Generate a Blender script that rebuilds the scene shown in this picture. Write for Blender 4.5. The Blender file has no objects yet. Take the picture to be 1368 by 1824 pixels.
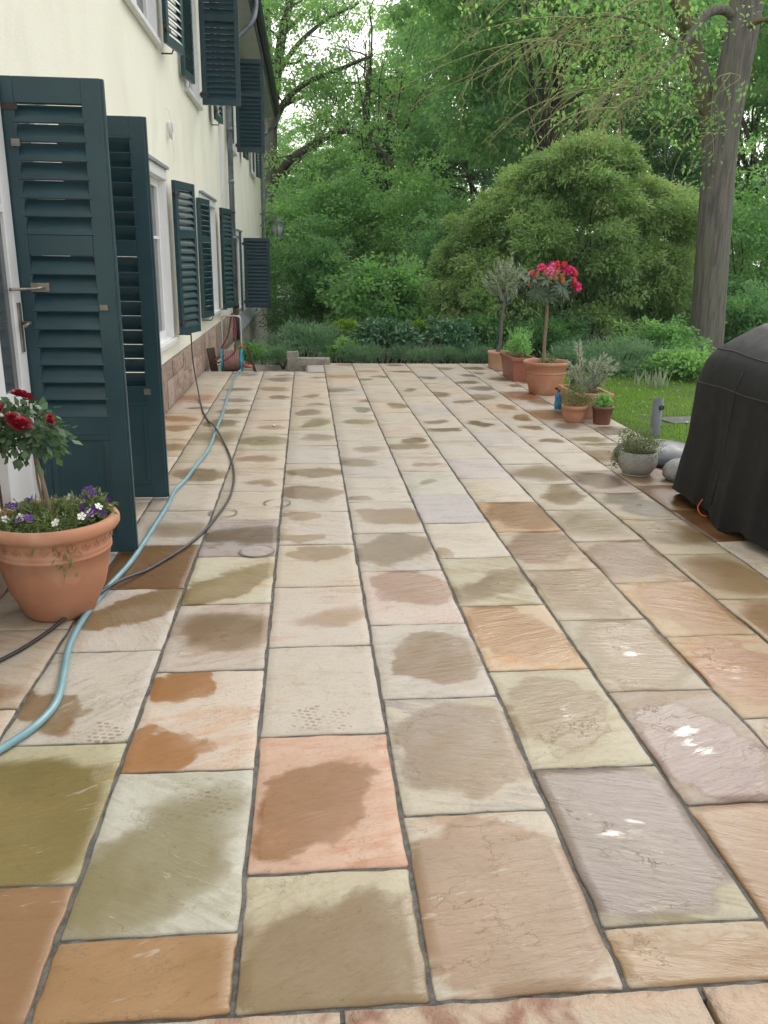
import bpy, math, random
import numpy as np
from mathutils import Vector, Matrix, Euler

R_ = math.radians
scene = bpy.context.scene
col = scene.collection

# ------------------------------------------------------------------ camera
cam_d = bpy.data.cameras.new("camera")
cam = bpy.data.objects.new("camera", cam_d)
col.objects.link(cam)
CM = ((0.9958786, 0.0121984, 0.0898720), (-0.0895524, 0.2891262, 0.9530931), (0.0143582, 0.9572133, -0.2890270))
mw = Matrix.Identity(4)
for i in range(3):
    mw[i][0] = CM[i][0]; mw[i][1] = CM[i][1]; mw[i][2] = -CM[i][2]
mw[0][3], mw[1][3], mw[2][3] = 0.0, 0.0, 1.45
cam.matrix_world = mw
cam_d.sensor_fit = 'VERTICAL'
cam_d.sensor_height = 24.0
cam_d.lens = 24.0 * 1490.0 / 1824.0
cam_d.clip_start = 0.05
cam_d.clip_end = 600.0
scene.camera = cam

# ------------------------------------------------------------------ sky and sun (overcast)
SUN_EL, SUN_AZ = R_(33), R_(26)
world = bpy.data.worlds.new("World")
scene.world = world
world.use_nodes = True
wn = world.node_tree
wn.nodes.clear()
sky = wn.nodes.new('ShaderNodeTexSky')
sky.sky_type = 'NISHITA'
sky.sun_disc = False
sky.sun_elevation = SUN_EL
sky.sun_rotation = SUN_AZ
sky.air_density = 1.0
sky.dust_density = 6.0
sky.ozone_density = 1.0
hsv = wn.nodes.new('ShaderNodeHueSaturation')
hsv.inputs['Saturation'].default_value = 0.22
bg = wn.nodes.new('ShaderNodeBackground')
bg.inputs['Strength'].default_value = 0.15
wo = wn.nodes.new('ShaderNodeOutputWorld')
wn.links.new(sky.outputs[0], hsv.inputs['Color'])
cloud = wn.nodes.new('ShaderNodeMix')          # an even layer of cloud in front of the clear sky
cloud.data_type = 'RGBA'
cloud.inputs[0].default_value = 0.72
cloud.inputs[7].default_value = (6.95, 6.9, 6.75, 1.0)
wn.links.new(hsv.outputs[0], cloud.inputs[6])
wn.links.new(cloud.outputs[2], bg.inputs['Color'])
wn.links.new(bg.outputs[0], wo.inputs['Surface'])

sun_d = bpy.data.lights.new("sun", 'SUN')
sun_d.energy = 0.5
sun_d.angle = R_(20)
sun_d.color = (1.0, 0.97, 0.92)
sun = bpy.data.objects.new("sun", sun_d)
col.objects.link(sun)
sv = Vector((math.sin(SUN_AZ) * math.cos(SUN_EL), math.cos(SUN_AZ) * math.cos(SUN_EL), math.sin(SUN_EL)))
sun.rotation_euler = sv.to_track_quat('Z', 'Y').to_euler()
sun.location = (10, -10, 30)

vs = scene.view_settings
vs.view_transform = 'Standard'
vs.look = 'None'
vs.exposure = 0.78
vs.gamma = 1.0
vs.use_curve_mapping = False
scene.cycles.max_bounces = 8
scene.cycles.diffuse_bounces = 4
scene.cycles.glossy_bounces = 3
scene.cycles.transmission_bounces = 4
scene.cycles.transparent_max_bounces = 6
try:
    scene.cycles.use_denoising = True
except Exception:
    pass

HAZE = 0.0006
# ------------------------------------------------------------------ helpers
def lin(c):
    return tuple(((v / 255.0) / 12.92 if v <= 10 else ((v / 255.0 + 0.055) / 1.055) ** 2.4) for v in c[:3])

def smooth(a, b, x):
    t = min(1.0, max(0.0, (x - a) / (b - a)))
    return t * t * (3 - 2 * t)

def tag(o, label=None, cat=None, group=None, kind=None):
    if label: o["label"] = label
    if cat: o["category"] = cat
    if group: o["group"] = group
    if kind: o["kind"] = kind
    return o

def empty(name, loc=(0, 0, 0), rz=0.0, parent=None):
    o = bpy.data.objects.new(name, None)
    o.empty_display_size = 0.1
    col.objects.link(o)
    o.location = loc
    o.rotation_euler = (0, 0, rz)
    if parent: o.parent = parent
    return o

def link(name, me, mat=None, parent=None, loc=(0, 0, 0), rot=(0, 0, 0), scale=None):
    o = bpy.data.objects.new(name, me)
    col.objects.link(o)
    if mat is not None and len(me.materials) == 0: me.materials.append(mat)
    if parent: o.parent = parent
    o.location = loc
    o.rotation_euler = rot
    if scale: o.scale = scale
    return o

class MB:
    def __init__(s):
        s.v = []; s.f = []; s.sm = []
    def face(s, pts, sm=False):
        b = len(s.v); s.v += [tuple(p) for p in pts]; s.f.append(tuple(range(b, b + len(pts)))); s.sm.append(sm)
        return s
    def box(s, x0, x1, y0, y1, z0, z1, M=None, j=0.0, rng=None):
        p = [(x0, y0, z0), (x1, y0, z0), (x1, y1, z0), (x0, y1, z0), (x0, y0, z1), (x1, y0, z1), (x1, y1, z1), (x0, y1, z1)]
        if j: p = [tuple(c + rng.uniform(-j, j) for c in q) for q in p]
        if M is not None: p = [tuple(M @ Vector(q)) for q in p]
        b = len(s.v); s.v += p
        for f in ((0, 3, 2, 1), (4, 5, 6, 7), (0, 1, 5, 4), (1, 2, 6, 5), (2, 3, 7, 6), (3, 0, 4, 7)):
            s.f.append(tuple(b + i for i in f)); s.sm.append(False)
        return s
    def tube(s, pts, rad, n=8, cap=True):
        pts = [Vector(p) for p in pts]
        if not hasattr(rad, '__len__'): rad = [rad] * len(pts)
        b = len(s.v); k = len(pts); up = Vector((0.0, 0.0, 1.0)); u = None
        for i, p in enumerate(pts):
            d = (pts[min(i + 1, k - 1)] - pts[max(i - 1, 0)])
            d = d.normalized() if d.length > 1e-9 else up
            if u is None:
                u = d.cross(up if abs(d.z) < 0.9 else Vector((1, 0, 0))).normalized()
            else:
                u = (u - d * u.dot(d)).normalized()
            w = d.cross(u)
            for a in range(n):
                t = 2 * math.pi * a / n
                s.v.append(tuple(p + (u * math.cos(t) + w * math.sin(t)) * rad[i]))
        for i in range(k - 1):
            for a in range(n):
                a2 = (a + 1) % n
                s.f.append((b + i * n + a, b + i * n + a2, b + (i + 1) * n + a2, b + (i + 1) * n + a)); s.sm.append(True)
        if cap:
            s.f.append(tuple(b + a for a in reversed(range(n)))); s.sm.append(False)
            s.f.append(tuple(b + (k - 1) * n + a for a in range(n))); s.sm.append(False)
        return s
    def lathe(s, prof, n=32, c=(0, 0, 0), capb=True, capt=False, sy=1.0):
        b = len(s.v)
        for r, z in prof:
            for a in range(n):
                t = 2 * math.pi * a / n
                s.v.append((c[0] + r * math.cos(t), c[1] + sy * r * math.sin(t), c[2] + z))
        for i in range(len(prof) - 1):
            for a in range(n):
                a2 = (a + 1) % n
                s.f.append((b + i * n + a, b + i * n + a2, b + (i + 1) * n + a2, b + (i + 1) * n + a)); s.sm.append(True)
        if capb: s.f.append(tuple(b + a for a in reversed(range(n)))); s.sm.append(False)
        if capt:
            o = b + (len(prof) - 1) * n
            s.f.append(tuple(o + a for a in range(n))); s.sm.append(False)
        return s
    def mesh(s, name):
        me = bpy.data.meshes.new(name)
        me.from_pydata(s.v, [], s.f)
        me.polygons.foreach_set('use_smooth', s.sm)
        me.update()
        return me
    def build(s, name, mat, parent=None, loc=(0, 0, 0), rot=(0, 0, 0), bevel=0.0):
        o = link(name, s.mesh(name), mat, parent, loc, rot)
        if bevel:
            m = o.modifiers.new('bevel', 'BEVEL'); m.width = bevel; m.segments = 2; m.limit_method = 'ANGLE'
        return o

def crv(pts, n=6):
    """Catmull-Rom through points"""
    P = [Vector(p) for p in pts]; out = []
    for i in range(len(P) - 1):
        p0, p1, p2, p3 = P[max(i - 1, 0)], P[i], P[i + 1], P[min(i + 2, len(P) - 1)]
        for k in range(n):
            t = k / n
            out.append(0.5 * ((2 * p1) + (p2 - p0) * t + (2 * p0 - 5 * p1 + 4 * p2 - p3) * t * t + (3 * p1 - p0 - 3 * p2 + p3) * t ** 3))
    out.append(P[-1])
    return out

# ------------------------------------------------------------------ materials
class NT:
    def __init__(s, m):
        s.t = m.node_tree; s.n = s.t.nodes; s.l = s.t.links
    def node(s, typ, **kw):
        nd = s.n.new(typ)
        for k, v in kw.items():
            if k == 'inp':
                for a, b in v.items():
                    if hasattr(b, 'is_output'): s.l.new(b, nd.inputs[a])
                    else: nd.inputs[a].default_value = b
            else: setattr(nd, k, v)
        return nd
    def math(s, op, a, b=None, c=None, clamp=False):
        nd = s.n.new('ShaderNodeMath'); nd.operation = op; nd.use_clamp = clamp
        for i, v in enumerate((a, b, c)):
            if v is None: continue
            if hasattr(v, 'is_output'): s.l.new(v, nd.inputs[i])
            else: nd.inputs[i].default_value = v
        return nd.outputs[0]
    def vmath(s, op, a, b=None, scale=None):
        nd = s.n.new('ShaderNodeVectorMath'); nd.operation = op
        for i, v in enumerate((a, b)):
            if v is None: continue
            if hasattr(v, 'is_output'): s.l.new(v, nd.inputs[i])
            else: nd.inputs[i].default_value = v
        if scale is not None:
            if hasattr(scale, 'is_output'): s.l.new(scale, nd.inputs['Scale'])
            else: nd.inputs['Scale'].default_value = scale
        return nd.outputs[0]
    def mix(s, f, a, b, blend='MIX'):
        nd = s.n.new('ShaderNodeMix'); nd.data_type = 'RGBA'; nd.blend_type = blend
        for i, v in ((0, f), (6, a), (7, b)):
            if hasattr(v, 'is_output'): s.l.new(v, nd.inputs[i])
            elif i == 0: nd.inputs[0].default_value = v
            else: nd.inputs[i].default_value = (*v[:3], 1.0)
        return nd.outputs[2]
    def noise(s, vec, scale, detail=3.0, rough=0.55, dist=0.0):
        nd = s.node('ShaderNodeTexNoise', inp={'Scale': scale, 'Detail': detail, 'Roughness': rough, 'Distortion': dist})
        if vec is not None: s.l.new(vec, nd.inputs['Vector'])
        return nd
    def ramp(s, f, a, b):
        return s.node('ShaderNodeMapRange', interpolation_type='SMOOTHSTEP', inp={0: f, 1: a, 2: b, 3: 0.0, 4: 1.0}).outputs[0]

def newmat(name):
    m = bpy.data.materials.new(name)
    m.use_nodes = True
    m.node_tree.nodes.clear()
    nt = NT(m)
    nt.out = nt.node('ShaderNodeOutputMaterial')
    nt.bsdf = nt.node('ShaderNodeBsdfPrincipled')
    nt.l.new(nt.bsdf.outputs[0], nt.out.inputs[0])
    return m, nt

def mat(name, c, c2=None, rough=0.6, scale=6.0, bump=0.0, bscale=40.0, metal=0.0, spec=0.5, coords='Object', stretch=None, vary=0.0, bdist=0.01, c3=None, s3=1.5):
    """noise-mottled paint / stone / clay / wood"""
    m, nt = newmat(name)
    tc = nt.node('ShaderNodeTexCoord').outputs[coords]
    if coords == 'Object':
        oi = nt.node('ShaderNodeObjectInfo').outputs['Random']
        off = nt.node('ShaderNodeCombineXYZ', inp={0: nt.math('MULTIPLY', oi, 37.0), 1: nt.math('MULTIPLY', oi, 11.0)}).outputs[0]
        tc = nt.vmath('ADD', tc, off)
    if stretch: tc = nt.vmath('MULTIPLY', tc, stretch)
    c2 = c2 or tuple(v * 0.82 for v in c)
    n = nt.noise(tc, scale, 4.0)
    f = nt.ramp(n.outputs[0], 0.35, 0.65)
    colr = nt.mix(f, c, c2)
    if c3:
        n3 = nt.noise(tc, s3, 3.0, 0.6, 0.4)
        colr = nt.mix(nt.ramp(n3.outputs[0], 0.48, 0.68), colr, c3)
    if vary:
        oi2 = nt.node('ShaderNodeObjectInfo').outputs['Random']
        hs = nt.node('ShaderNodeHueSaturation', inp={'Color': colr, 'Value': nt.math('MULTIPLY_ADD', oi2, vary, 1.0 - vary / 2)})
        colr = hs.outputs[0]
    nt.l.new(colr, nt.bsdf.inputs['Base Color'])
    nr = nt.noise(tc, scale * 3, 3.0)
    nt.l.new(nt.math('MULTIPLY_ADD', nr.outputs[0], 0.24, rough - 0.12), nt.bsdf.inputs['Roughness'])
    nt.bsdf.inputs['Metallic'].default_value = metal
    nt.bsdf.inputs['Specular IOR Level'].default_value = spec
    if bump:
        nb = nt.noise(tc, bscale, 5.0, 0.6)
        b = nt.node('ShaderNodeBump', inp={'Strength': bump, 'Distance': bdist, 'Height': nb.outputs[0]})
        nt.l.new(b.outputs[0], nt.bsdf.inputs['Normal'])
    return m

def leafmat(name, ca, cb, cc=None, trans=0.6, rough=0.45, spec=0.35):
    """leaf colour runs from ca to cb by each leaf's own tone"""
    m, nt = newmat(name)
    at = nt.node('ShaderNodeAttribute', attribute_name='tone').outputs['Fac']
    c = nt.mix(at, ca, cb)
    if cc: c = nt.mix(nt.ramp(at, 0.86, 0.95), c, cc)
    nt.l.new(c, nt.bsdf.inputs['Base Color'])
    nt.bsdf.inputs['Roughness'].default_value = rough
    nt.bsdf.inputs['Specular IOR Level'].default_value = spec
    tr = nt.node('ShaderNodeBsdfTranslucent')
    nt.l.new(nt.mix(1.0, c, (1.45, 1.45, 0.85), 'MULTIPLY'), tr.inputs[0])
    mx = nt.node('ShaderNodeMixShader', inp={0: trans})
    nt.l.new(nt.bsdf.outputs[0], mx.inputs[1]); nt.l.new(tr.outputs[0], mx.inputs[2])
    nt.l.new(mx.outputs[0], nt.out.inputs[0])
    return m

def slab_material():
    m, nt = newmat('riven_sandstone')
    P0 = nt.node('ShaderNodeTexCoord').outputs['Object']
    def att(n):
        return nt.node('ShaderNodeAttribute', attribute_type='OBJECT', attribute_name=n)
    dry, wet, vein = att('dry').outputs['Color'], att('wet').outputs['Color'], att('vein').outputs['Color']
    blob, blob2, misc, tread = att('blob'), att('blob2'), att('misc'), att('tread')
    sb = nt.node('ShaderNodeSeparateColor', inp={0: blob.outputs['Color']}).outputs
    sm = nt.node('ShaderNodeSeparateColor', inp={0: misc.outputs['Color']}).outputs   # rot, seed, soft ; alpha puddle
    seed = nt.math('MULTIPLY', sm[1], 100.0)
    off = nt.node('ShaderNodeCombineXYZ', inp={0: seed, 1: nt.math('MULTIPLY', seed, 0.37), 2: seed}).outputs[0]
    P = nt.vmath('ADD', P0, off)
    # bedding grain: stretched along the slab's own direction
    rot = nt.node('ShaderNodeVectorRotate', rotation_type='Z_AXIS', inp={'Vector': P0, 'Angle': nt.math('ADD', sm[0], nt.math('MULTIPLY', nt.math('SUBTRACT', sm[1], 0.5), 0.9))}).outputs[0]
    Pr = nt.vmath('ADD', rot, off)
    Pg = nt.vmath('MULTIPLY', Pr, (1.0, 5.0, 1.0))
    grain = nt.noise(Pg, 5.0, 4.0, 0.6, 0.6).outputs[0]
    cloud = nt.noise(P, 3.2, 3.0, 0.5, 0.5).outputs[0]
    fine = nt.noise(P, 90.0, 3.0, 0.6).outputs[0]
    base = nt.mix(nt.ramp(nt.math('ADD', nt.math('MULTIPLY', grain, 0.55), nt.math('MULTIPLY', cloud, 0.45)), 0.46, 0.66), dry, vein)
    base = nt.mix(nt.math('MULTIPLY', nt.ramp(fine, 0.45, 0.75), 0.14), base, (0.10, 0.08, 0.06))
    mott = nt.noise(P, 11.0, 5.0, 0.65, 0.3).outputs[0]
    base = nt.mix(nt.math('MULTIPLY', nt.ramp(mott, 0.5, 0.72), 0.22), base, (0.46, 0.43, 0.39))
    base = nt.mix(nt.math('MULTIPLY', nt.ramp(mott, 0.5, 0.28), 0.14), base, (0.26, 0.22, 0.18))
    rust = nt.math('MULTIPLY', nt.ramp(nt.noise(nt.vmath('MULTIPLY', Pr, (0.9, 2.6, 1.0)), 2.3, 4.0, 0.6, 1.2).outputs[0], 0.56, 0.70), nt.math('MULTIPLY', nt.ramp(sm[1], 0.35, 0.9), 0.32))
    base = nt.mix(rust, base, nt.mix(1.0, base, (1.0, 0.74, 0.5), 'MULTIPLY'))
    # wet patches: ellipse with an uneven shore
    wob = nt.noise(P, 7.0, 6.0, 0.62, 0.4)
    wob2 = nt.noise(P, 3.1, 3.0, 0.55, 0.2)
    Pw = nt.vmath('ADD', nt.vmath('ADD', P0, nt.vmath('SCALE', nt.vmath('SUBTRACT', wob.outputs[1], (0.5, 0.5, 0.5)), scale=0.12)), nt.vmath('SCALE', nt.vmath('SUBTRACT', wob2.outputs[1], (0.5, 0.5, 0.5)), scale=0.30))
    def ell(a):
        s_ = nt.node('ShaderNodeSeparateColor', inp={0: a.outputs['Color']}).outputs
        c_ = nt.node('ShaderNodeCombineXYZ', inp={0: s_[0], 1: s_[1]}).outputs[0]
        r_ = nt.node('ShaderNodeCombineXYZ', inp={0: s_[2], 1: a.outputs['Alpha'], 2: 1000.0}).outputs[0]
        d_ = nt.vmath('SUBTRACT', Pw, c_)
        d_ = nt.node('ShaderNodeVectorRotate', rotation_type='Z_AXIS', inp={'Vector': d_, 'Angle': sm[0]}).outputs[0]
        q_ = nt.vmath('DIVIDE', d_, r_)
        ln = nt.node('ShaderNodeVectorMath', operation='LENGTH')
        nt.l.new(q_, ln.inputs[0])
        return ln.outputs['Value']
    d = nt.math('MINIMUM', ell(blob), ell(blob2))
    dd = nt.math('ADD', d, nt.math('MULTIPLY', nt.math('SUBTRACT', grain, 0.5), 0.35))
    soft = sm[2]
    w = nt.node('ShaderNodeMapRange', interpolation_type='SMOOTHSTEP', inp={0: dd, 1: nt.math('ADD', soft, 1.0), 2: nt.math('SUBTRACT', 1.0, soft), 3: 0.0, 4: 1.0}).outputs[0]
    wetc = nt.mix(nt.ramp(cloud, 0.40, 0.68), wet, nt.mix(0.28, wet, vein))
    wetc = nt.mix(nt.math('MULTIPLY', nt.ramp(grain, 0.5, 0.72), 0.25), wetc, nt.mix(1.0, wetc, (0.74, 0.66, 0.56), 'MULTIPLY'))
    wetc = nt.mix(rust, wetc, nt.mix(1.0, wetc, (1.0, 0.72, 0.45), 'MULTIPLY'))
    # rust and tide line on the shore of a patch
    damp = nt.node('ShaderNodeMapRange', interpolation_type='SMOOTHSTEP', inp={0: nt.math('ADD', d, nt.math('MULTIPLY', nt.math('SUBTRACT', cloud, 0.5), 1.2)), 1: 1.55, 2: 0.85, 3: 0.0, 4: 0.20}).outputs[0]
    base = nt.mix(damp, base, wetc)
    colr = nt.mix(w, base, wetc)
    shore = nt.math('MULTIPLY', nt.math('MULTIPLY', w, nt.math('SUBTRACT', 1.0, w)), 0.7)
    colr = nt.mix(shore, colr, nt.mix(1.0, wetc, (0.72, 0.6, 0.46), 'MULTIPLY'))
    grit = nt.noise(P, 46.0, 5.0, 0.7, 0.2).outputs[0]
    colr = nt.mix(nt.math('MULTIPLY', nt.ramp(grit, 0.54, 0.70), 0.30), colr, nt.mix(1.0, colr, (0.62, 0.55, 0.46), 'MULTIPLY'))
    colr = nt.mix(nt.math('MULTIPLY', nt.ramp(grit, 0.44, 0.30), 0.22), colr, nt.mix(1.0, colr, (1.28, 1.25, 1.2), 'MULTIPLY'))
    # muddy tread marks
    st = nt.node('ShaderNodeSeparateColor', inp={0: tread.outputs['Color']}).outputs
    ct = nt.node('ShaderNodeCombineXYZ', inp={0: st[0], 1: st[1]}).outputs[0]
    pt = nt.vmath('SUBTRACT', P0, ct)
    pt = nt.node('ShaderNodeVectorRotate', rotation_type='Z_AXIS', inp={'Vector': pt, 'Angle': tread.outputs['Alpha']}).outputs[0]
    lt = nt.node('ShaderNodeVectorMath', operation='LENGTH'); nt.l.new(nt.vmath('MULTIPLY', pt, (1.0, 1.5, 0.0)), lt.inputs[0])
    br = nt.node('ShaderNodeTexBrick', inp={'Vector': pt, 'Scale': 13.0, 'Mortar Size': 0.06, 'Brick Width': 0.34, 'Row Height': 0.26, 'Color1': (1, 1, 1, 1), 'Color2': (1, 1, 1, 1), 'Mortar': (0, 0, 0, 1)})
    tm = nt.math('MULTIPLY', nt.math('LESS_THAN', nt.math('ADD', lt.outputs['Value'], nt.math('MULTIPLY', nt.math('SUBTRACT', wob.outputs[0], 0.5), 0.18)), st[2]), br.outputs['Color'])
    tm = nt.math('MULTIPLY', tm, nt.math('MULTIPLY', nt.ramp(mott, 0.40, 0.58), 0.8))
    colr = nt.mix(tm, colr, nt.mix(1.0, base, (0.55, 0.46, 0.36), 'MULTIPLY'))
    # dark pits and hairline clefts
    vo = nt.node('ShaderNodeTexVoronoi', feature='DISTANCE_TO_EDGE', inp={'Vector': nt.vmath('ADD', nt.vmath('MULTIPLY', Pr, (0.8, 3.0, 1.0)), nt.vmath('SCALE', wob.outputs[1], scale=0.8)), 'Scale': 2.6}).outputs['Distance']
    clef = nt.math('MULTIPLY', nt.math('SUBTRACT', 1.0, nt.ramp(vo, 0.0, 0.012)), nt.ramp(cloud, 0.50, 0.60))
    colr = nt.mix(nt.math('MULTIPLY', clef, 0.5), colr, (0.08, 0.06, 0.04))
    # riven ledges: the bedding breaks off in thin terraces
    led = nt.noise(nt.vmath('MULTIPLY', Pr, (1.0, 2.4, 1.0)), 2.6, 5.0, 0.58, 0.5).outputs[0]
    lk = nt.math('MULTIPLY', led, 9.0)
    lf_ = nt.math('FRACT', lk)
    lfl = nt.math('FLOOR', lk)
    gate = nt.ramp(mott, 0.46, 0.56)
    lline = nt.math('MULTIPLY', nt.math('SUBTRACT', 1.0, nt.ramp(lf_, 0.0, 0.07)), gate)
    colr = nt.mix(nt.math('MULTIPLY', lline, 0.55), colr, nt.mix(1.0, colr, (0.5, 0.42, 0.32), 'MULTIPLY'))
    scar = nt.math('MULTIPLY', nt.ramp(nt.noise(nt.vmath('MULTIPLY', Pr, (2.0, 9.0, 1.0)), 7.0, 3.0, 0.5, 1.0).outputs[0], 0.655, 0.70), nt.ramp(cloud, 0.48, 0.58))
    colr = nt.mix(nt.math('MULTIPLY', scar, 0.5), colr, (0.40, 0.36, 0.30))
    nt.l.new(colr, nt.bsdf.inputs['Base Color'])
    # relief
    g2 = nt.noise(Pg, 14.0, 5.0, 0.6, 0.8).outputs[0]
    hgt = nt.math('ADD', nt.math('ADD', nt.math('MULTIPLY', grain, 0.6), nt.math('MULTIPLY', lfl, 0.12)), nt.math('ADD', nt.math('MULTIPLY', g2, 0.28), nt.math('ADD', nt.math('MULTIPLY', fine, 0.05), nt.math('MULTIPLY', grit, 0.07))))
    hgt = nt.math('SUBTRACT', hgt, nt.math('MULTIPLY', clef, 0.15))
    # standing water fills the lowest part of a patch
    pud = nt.math('MULTIPLY', nt.ramp(nt.math('ADD', nt.math('SUBTRACT', misc.outputs['Alpha'], d), nt.math('MULTIPLY', nt.math('SUBTRACT', 0.55, grain), 1.6)), 0.0, 0.30), nt.math('GREATER_THAN', misc.outputs['Alpha'], 0.01))
    bst = nt.math('SUBTRACT', 0.38, nt.math('MULTIPLY', pud, 0.22))
    b = nt.node('ShaderNodeBump', inp={'Strength': bst, 'Distance': 0.012, 'Height': hgt})
    nt.l.new(b.outputs[0], nt.bsdf.inputs['Normal'])
    rgh = nt.math('SUBTRACT', 0.60, nt.math('MULTIPLY', w, 0.24))
    rgh = nt.math('MULTIPLY', rgh, nt.math('SUBTRACT', 1.0, nt.math('MULTIPLY', pud, 0.66)))
    nt.l.new(rgh, nt.bsdf.inputs['Roughness'])
    nt.l.new(nt.math('ADD', 0.30, nt.math('ADD', nt.math('MULTIPLY', w, 0.06), nt.math('MULTIPLY', pud, 0.22))), nt.bsdf.inputs['Specular IOR Level'])
    return m

M = {}
M['slab'] = slab_material()
M['mortar'] = mat('joint_mortar', (0.17, 0.165, 0.152), (0.085, 0.082, 0.075), 0.9, 28.0, 0.9, 190.0, bdist=0.008, c3=(0.11, 0.105, 0.095), s3=2.0)
M['edging'] = mat('edging_sandstone', (0.44, 0.32, 0.23), (0.40, 0.33, 0.25), 0.6, 5.0, 0.8, 30.0, bdist=0.02, c3=(0.22, 0.10, 0.06), s3=6.0)
M['stucco'] = mat('cream_stucco', (0.81, 0.805, 0.69), (0.77, 0.765, 0.65), 0.9, 1.2, 1.0, 95.0, coords='Generated' if False else 'Object', bdist=0.004, c3=(0.73, 0.725, 0.63), s3=1.3, stretch=(1.0, 1.0, .7))
M['roughcast'] = mat('grey_roughcast', (0.46, 0.44, 0.40), (0.22, 0.21, 0.19), 0.95, 14.0, 1.0, 18.0, bdist=0.05)
M['white'] = mat('white_gloss_paint', (0.80, 0.81, 0.82), (0.76, 0.77, 0.78), 0.35, 3.0, 0.05, 60.0)
M['soffit'] = mat('white_soffit_paint', (0.70, 0.71, 0.66), (0.64, 0.65, 0.60), 0.6, 3.0)
M['shutter'] = mat('dark_teal_paint', (0.020, 0.058, 0.073), (0.016, 0.049, 0.062), 0.36, 5.0, 0.12, 70.0, bdist=0.003, stretch=None, vary=0.12)
M['zinc'] = mat('zinc', (0.20, 0.23, 0.26), (0.26, 0.29, 0.32), 0.42, 7.0, 0.1, 30.0, metal=0.35, c3=(0.14, 0.16, 0.18), s3=4.0)
M['zinc_dark'] = mat('dark_zinc_gutter', (0.06, 0.08, 0.09), (0.09, 0.11, 0.12), 0.45, 5.0, metal=0.5)
M['castiron'] = mat('cast_iron', (0.025, 0.02, 0.02), (0.045, 0.03, 0.028), 0.55, 9.0, 0.3, 60.0)
M['roof'] = mat('roof_tile', (0.16, 0.07, 0.05), (0.11, 0.06, 0.05), 0.8, 3.0, 0.4, 12.0)
M['glass'] = mat('window_glass', (0.05, 0.065, 0.075), (0.08, 0.095, 0.10), 0.13, 1.0, spec=0.8)
M['capstone'] = mat('grey_cap_sheet', (0.22, 0.26, 0.29), (0.28, 0.31, 0.33), 0.45, 3.0)
M['brass'] = mat('dull_steel', (0.34, 0.31, 0.26), (0.22, 0.20, 0.17), 0.4, 20.0, metal=0.8)
M['plinth'] = mat('plinth_sandstone', (0.36, 0.26, 0.22), (0.40, 0.32, 0.24), 0.75, 7.0, 0.7, 28.0, vary=0.45, bdist=0.015, c3=(0.27, 0.17, 0.15), s3=3.0)
M['plinth_mortar'] = mat('plinth_joint', (0.26, 0.21, 0.18), (0.20, 0.16, 0.14), 0.9, 20.0, 0.5, 120.0)
M['terracotta'] = mat('terracotta', (0.46, 0.215, 0.125), (0.40, 0.185, 0.105), 0.72, 4.0, 0.15, 60.0, bdist=0.004, c3=(0.49, 0.28, 0.185), s3=2.6)
M['terracotta_pale'] = mat('pale_terracotta', (0.55, 0.32, 0.20), (0.50, 0.28, 0.17), 0.75, 5.0, 0.15, 60.0, bdist=0.004, c3=(0.58, 0.38, 0.27))
M['terracotta_red'] = mat('reddish_plastic_terracotta', (0.32, 0.115, 0.075), (0.28, 0.10, 0.065), 0.5, 5.0, 0.05, 60.0)
M['brown_plastic'] = mat('brown_plastic', (0.17, 0.065, 0.04), (0.14, 0.055, 0.035), 0.42, 6.0)
M['stoneware'] = mat('grey_stoneware', (0.36, 0.35, 0.31), (0.28, 0.28, 0.25), 0.6, 9.0, 0.3, 60.0, bdist=0.006)
M['soil'] = mat('potting_soil', (0.035, 0.025, 0.018), (0.06, 0.045, 0.03), 0.95, 30.0, 1.0, 60.0, bdist=0.03)
M['bark'] = mat('grey_bark', (0.185, 0.172, 0.15), (0.105, 0.097, 0.085), 0.9, 6.0, 1.0, 9.0, stretch=(3.0, 3.0, 0.35), bdist=0.05, c3=(0.16, 0.17, 0.12))
M['bark_dark'] = mat('dark_wet_bark', (0.055, 0.045, 0.036), (0.09, 0.075, 0.058), 0.9, 5.0, 0.8, 12.0, stretch=(2.0, 2.0, 0.5), bdist=0.05)
M['bark_moss'] = mat('mossy_bark', (0.17, 0.145, 0.055), (0.11, 0.10, 0.06), 0.95, 5.0, 0.9, 14.0, bdist=0.04, c3=(0.13, 0.12, 0.10), s3=1.2)
M['twig_moss'] = mat('lichen_twig', (0.36, 0.36, 0.16), (0.27, 0.27, 0.13), 0.95, 9.0)
M['stem'] = mat('slim_stem', (0.26, 0.19, 0.12), (0.20, 0.15, 0.10), 0.85, 20.0, 0.5, 40.0, stretch=(2, 2, 0.4))
M['hose'] = mat('blue_hose', (0.15, 0.29, 0.34), (0.19, 0.34, 0.38), 0.35, 8.0)
M['cable'] = mat('black_cable', (0.022, 0.022, 0.026), (0.03, 0.03, 0.034), 0.5, 8.0)
M['cyan'] = mat('cyan_plastic', (0.02, 0.32, 0.46), (0.02, 0.28, 0.40), 0.35, 8.0)
M['orange'] = mat('orange_plastic', (0.62, 0.10, 0.03), (0.55, 0.09, 0.03), 0.4, 8.0)
M['hose_brown'] = mat('brown_hose', (0.28, 0.15, 0.13), (0.33, 0.19, 0.165), 0.5, 12.0)
M['hose_red'] = mat('dark_red_hose', (0.12, 0.025, 0.03), (0.16, 0.03, 0.035), 0.45, 12.0)
M['alu'] = mat('aluminium_tube', (0.55, 0.55, 0.56), (0.48, 0.48, 0.49), 0.35, 8.0, metal=0.7)
M['cover'] = mat('black_cover_cloth', (0.0055, 0.006, 0.0068), (0.0075, 0.008, 0.009), 0.6, 5.0, 0.35, 240.0, bdist=0.003, spec=0.32)
M['seam'] = mat('grey_seam_tape', (0.013, 0.014, 0.015), (0.016, 0.017, 0.018), 0.5, 9.0)
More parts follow.
